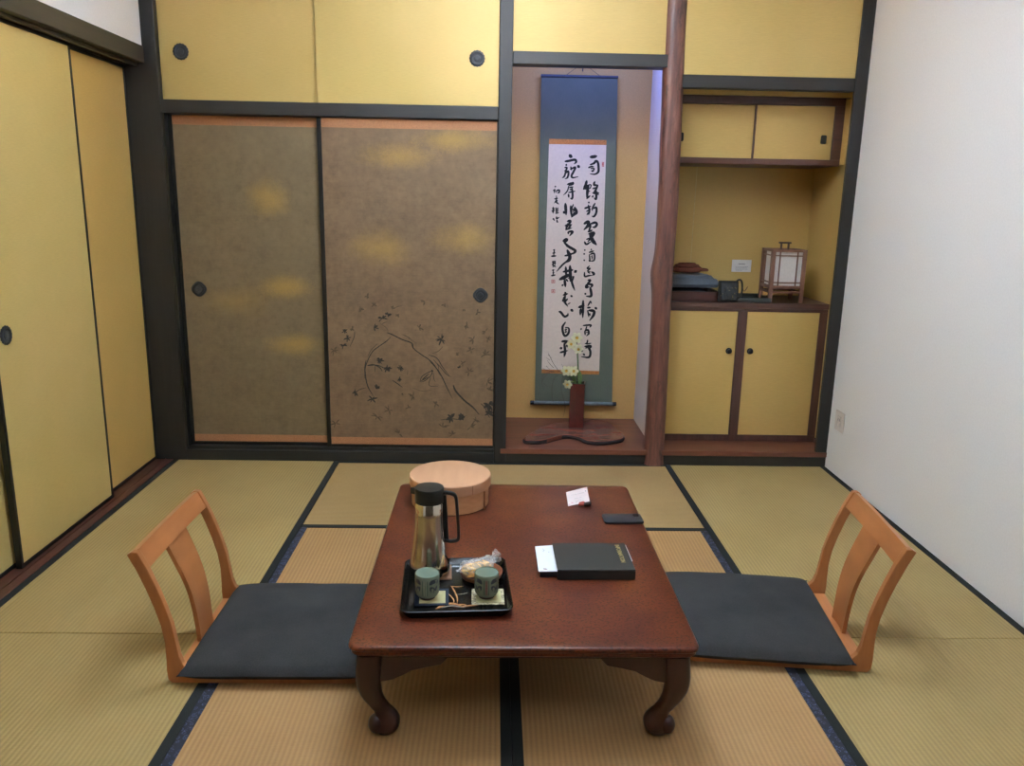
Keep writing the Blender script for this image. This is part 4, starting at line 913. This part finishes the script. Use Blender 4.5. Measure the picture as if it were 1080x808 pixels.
for i in range(17):
    u = i/16; X = -.075+.15*u; e = abs(u-.5)*2
    ry, rz_ = (.027, .022) if e < .66 else (max(.004, .027-.02*(e-.66)/.12), max(.003, .022-.016*(e-.66)/.12)) if e < .78 or u < .5 else (.010+.016*(e-.78)/.22, .006+.014*(e-.78)/.22)
    ring = []
    for k in range(20):
        a = 2*math.pi*k/20; j = 1+rnd.uniform(-.12, .12)*(1 if e < .7 else 2.6)
        ring.append(t.verts.new((X, ry*math.cos(a)*j, .0245+rz_*math.sin(a)*j+(.018*(u-.75)*4 if u > .75 else 0))))
    R.append(ring)
for A_, B_ in zip(R, R[1:]):
    for k in range(20): t.faces.new((A_[k], A_[(k+1) % 20], B_[(k+1) % 20], B_[k]))
part('clear_wrapper', t, x.m, sw, label='crinkled transparent film with twisted end')
# folder
fd = thing('document_box', 'thick black leatherette folder with gold lettering on the table', 'folder', (1.231, -1.992, Z), math.radians(1))
LEA = simple('black leatherette', (38, 39, 36), .42, 0, .45, .12, 300, bump=.35)
part('cover', bx(-.127, .127, -.104, .104, .030, .036, .0018), LEA, fd, label='dark leatherette top cover')
part('cover', bx(-.127, .127, -.104, .104, 0, .005, .0018), LEA, fd, label='dark leatherette bottom cover')
part('spine', bx(-.127, .127, -.104, -.096, .005, .030), LEA, fd)
part('page_block', bx(-.120, .124, -.095, .098, .005, .029), simple('black page edges', (22, 22, 22), .7), fd)
cu = bpy.data.curves.new('lettering', 'FONT'); cu.body = 'INFORMATION'; cu.size = .0205; cu.offset = .0007; cu.extrude = .0002; cu.align_x = 'CENTER'; cu.align_y = 'CENTER'
co = bpy.data.objects.new('lettering_tmp', cu); COL.objects.link(co); dg = bpy.context.evaluated_depsgraph_get(); dg.update()
me = bpy.data.meshes.new_from_object(co.evaluated_get(dg)); bpy.data.objects.remove(co)
b = B(); b.from_mesh(me); b.transform(Matrix.Translation((.096, .018, .0364)) @ Matrix.Rotation(math.radians(-90), 4, 'Z')); part('gold_lettering', b, simple('gold foil', (164, 148, 96), .35, .5), fd)
ev = thing('paper_sheets', 'white printed sheets sticking out of the left side of the black folder', 'paper', (1.10, -1.955, Z+.0195), math.radians(3))
def pl(px, py): 
    p = at(px, py, 2, Z+.021); v_ = Matrix.Rotation(-math.radians(3), 3, 'Z') @ (p-ev.location); return v_.x, v_.y
q = [pl(564.3, 576.3), pl(568, 602.7), pl(588.5, 602.5), pl(583.4, 575)]
part('sheet', prism([q[0], q[1], q[2], q[3]], .0, .0016, 'z'), simple('white paper', (232, 234, 238), .6, 0, .3, .01), ev)
b = B(); stroke(b, [(q[1][0]+.018, q[1][1]+.018, .0017), (q[1][0]+.03, q[1][1]+.014, .0017)], .006, .0002, 'z'); part('red_mark', b, simple('dark red print', (126, 40, 52), .6), ev)
b = B()
for k, (u, v_) in enumerate(((.025, -.02), (.027, -.03), (.024, -.04), (.042, -.045))): stroke(b, [(q[0][0]+u, q[0][1]+v_, .0017), (q[0][0]+u+.001, q[0][1]+v_-.008, .0017)], .0014, .0002, 'z')
part('print', b, GREY, ev)
bs = thing('dark_booklet', 'dark thin booklet under the white sheets beside the folder', 'booklet', (1.085, -1.97, Z+.001), math.radians(3))
part('booklet_cover', prism([(q[0][0]+.02, q[0][1]-.004+.015), (q[1][0]+.006+.015, q[1][1]-.002+.015), (q[2][0]-.0+.012, q[2][1]+.015), (q[3][0]+.012, q[3][1]+.015)], 0, .017, 'z', .001), simple('dark navy booklet', (26, 28, 38), .5), bs)
p2 = thing('paper_slip', 'thin white slip showing at the right edge of the black folder', 'paper', (1.364, -1.96, Z+.029), math.radians(1))
def pr(px, py):
    p = at(px, py, 2, Z+.0285); v_ = Matrix.Rotation(-math.radians(1), 3, 'Z') @ (p-p2.location); return v_.x, v_.y
part('slip', prism([pr(656.5, 575), pr(659.8, 575), pr(667, 592), pr(665.8, 592.5)], -.0006, .0004, 'z'), simple('white slip paper', (235, 228, 232), .6, 0, .3, .01), p2)
# phone
ph = thing('smartphone', 'dark smartphone lying face down at the right table edge', 'phone', (1.397, -1.592, Z), math.radians(1.5))
part('phone_body', prism(rrect(-.076, .076, -.043, .043, .011), 0, .0095, 'z', .002), simple('dark blue grey phone case', (34, 36, 41), .4, 0, .5, .05), ph, smooth=True)
part('camera_bump', prism(rrect(.044, .066, .012, .034, .005), .0095, .0105, 'z'), simple('black camera glass', (14, 15, 18), .15), ph)
# card with ornament
cd = thing('greeting_card', 'small white card with grey writing at the back right of the table', 'card', (1.247, -1.347, Z+.0004))
def pc(px, py, z=Z+.001):
    p = at(px, py, 2, z); return p.x-cd.location.x, p.y-cd.location.y
q = [pc(597, 519.2), pc(599.3, 534), pc(621.9, 528.7), pc(619, 513.7)]
part('card_sheet', prism(q, 0, .0008, 'z'), simple('pinkish white card', (226, 210, 208), .7, 0, .3, .02), cd)
b = B(); GP = lambda X, Y: (pc(590+X/17.95, 500+Y/17.95)+(.001,))
for a_, c_ in (((225, 405), (330, 385)), ((345, 380), (470, 350)), ((285, 470), (430, 440)), ((310, 520), (420, 490)), ((490, 310), (500, 350)), ((310, 545), (360, 530))):
    n_ = max(1, int(abs(c_[0]-a_[0])/26))
    for k in range(n_):
        u0, u1 = k/n_, (k+.65)/n_; stroke(b, [GP(a_[0]+(c_[0]-a_[0])*u0, a_[1]+(c_[1]-a_[1])*u0), GP(a_[0]+(c_[0]-a_[0])*u1, a_[1]+(c_[1]-a_[1])*u1)], .0026, .0002, 'z')
part('writing', b, GREY, cd)
b = B(); blob(b, GP(245, 545), .006, 'z', .0003, 8, .3, random.Random(1)); blob(b, GP(495, 270), .006, 'z', .0003, 8, .3, random.Random(2)); blob(b, GP(190, 580), .004, 'z', .0003, 8, .3, random.Random(3)); part('pink_motif', b, simple('pink print', (206, 140, 150), .7), cd)
oc = at(615.5, 532, 2, Z+.004)
on = thing('folded_ornament', 'tiny red and black folded paper ornament at the card corner', 'ornament', (oc.x, oc.y, Z+.0014), .3)
part('red_fold', prism([(-.026, -.006), (-.012, .018), (.010, .022), (.012, .004), (.0, -.012)], 0, .008, 'z', .002), simple('red folded paper', (158, 58, 44), .6), on)
part('black_fold', prism([(-.006, -.018), (.002, .002), (.022, .006), (.032, -.004), (.022, -.018)], .0005, .0105, 'z', .002), simple('black folded paper', (26, 18, 18), .5), on)
# ================================================================== CEILING LAMPS (above the picture)
EM = M('lamp diffuser', (240, 230, 210), .8); EM.b.inputs['Emission Color'].default_value = (1, .9, .75, 1); EM.b.inputs['Emission Strength'].default_value = 1.5
for i, (lx, ly, lz, pw, pu, ps, colr) in enumerate(LAMPS):
    t = thing('ceiling_lamp', 'square ceiling lamp %s' % ('over the low table' if i == 0 else 'over the near end of the room'), 'ceiling lamp', (lx, ly, lz))
    b = B()
    for s in (-1, 1): box(b, -.26, .26, s*.25-.01, s*.25+.01, 0, .12); box(b, s*.25-.01, s*.25+.01, -.24, .24, 0, .12)
    box(b, -.02, .02, -.02, .02, .12, 2.999-lz); part('lamp_frame', b, LW, t)
    part('diffuser', bx(-.239, .239, -.239, .239, .05, .06), EM.m, t)
    o = area('lamp_light', (0, 0, .045), (0, 0, 0), .46, .46, pw, colr); o.parent = t
    o = area('lamp_uplight', (0, 0, .125), (math.pi, 0, 0), .46, .46, pu, colr); o.parent = t
    for k in range(4):
        a_ = k*math.pi/2
        o = area('lamp_sidelight', (.265*math.sin(a_), -.265*math.cos(a_), .06), (math.pi/2, 0, a_), .46, .11, ps, colr); o.parent = t
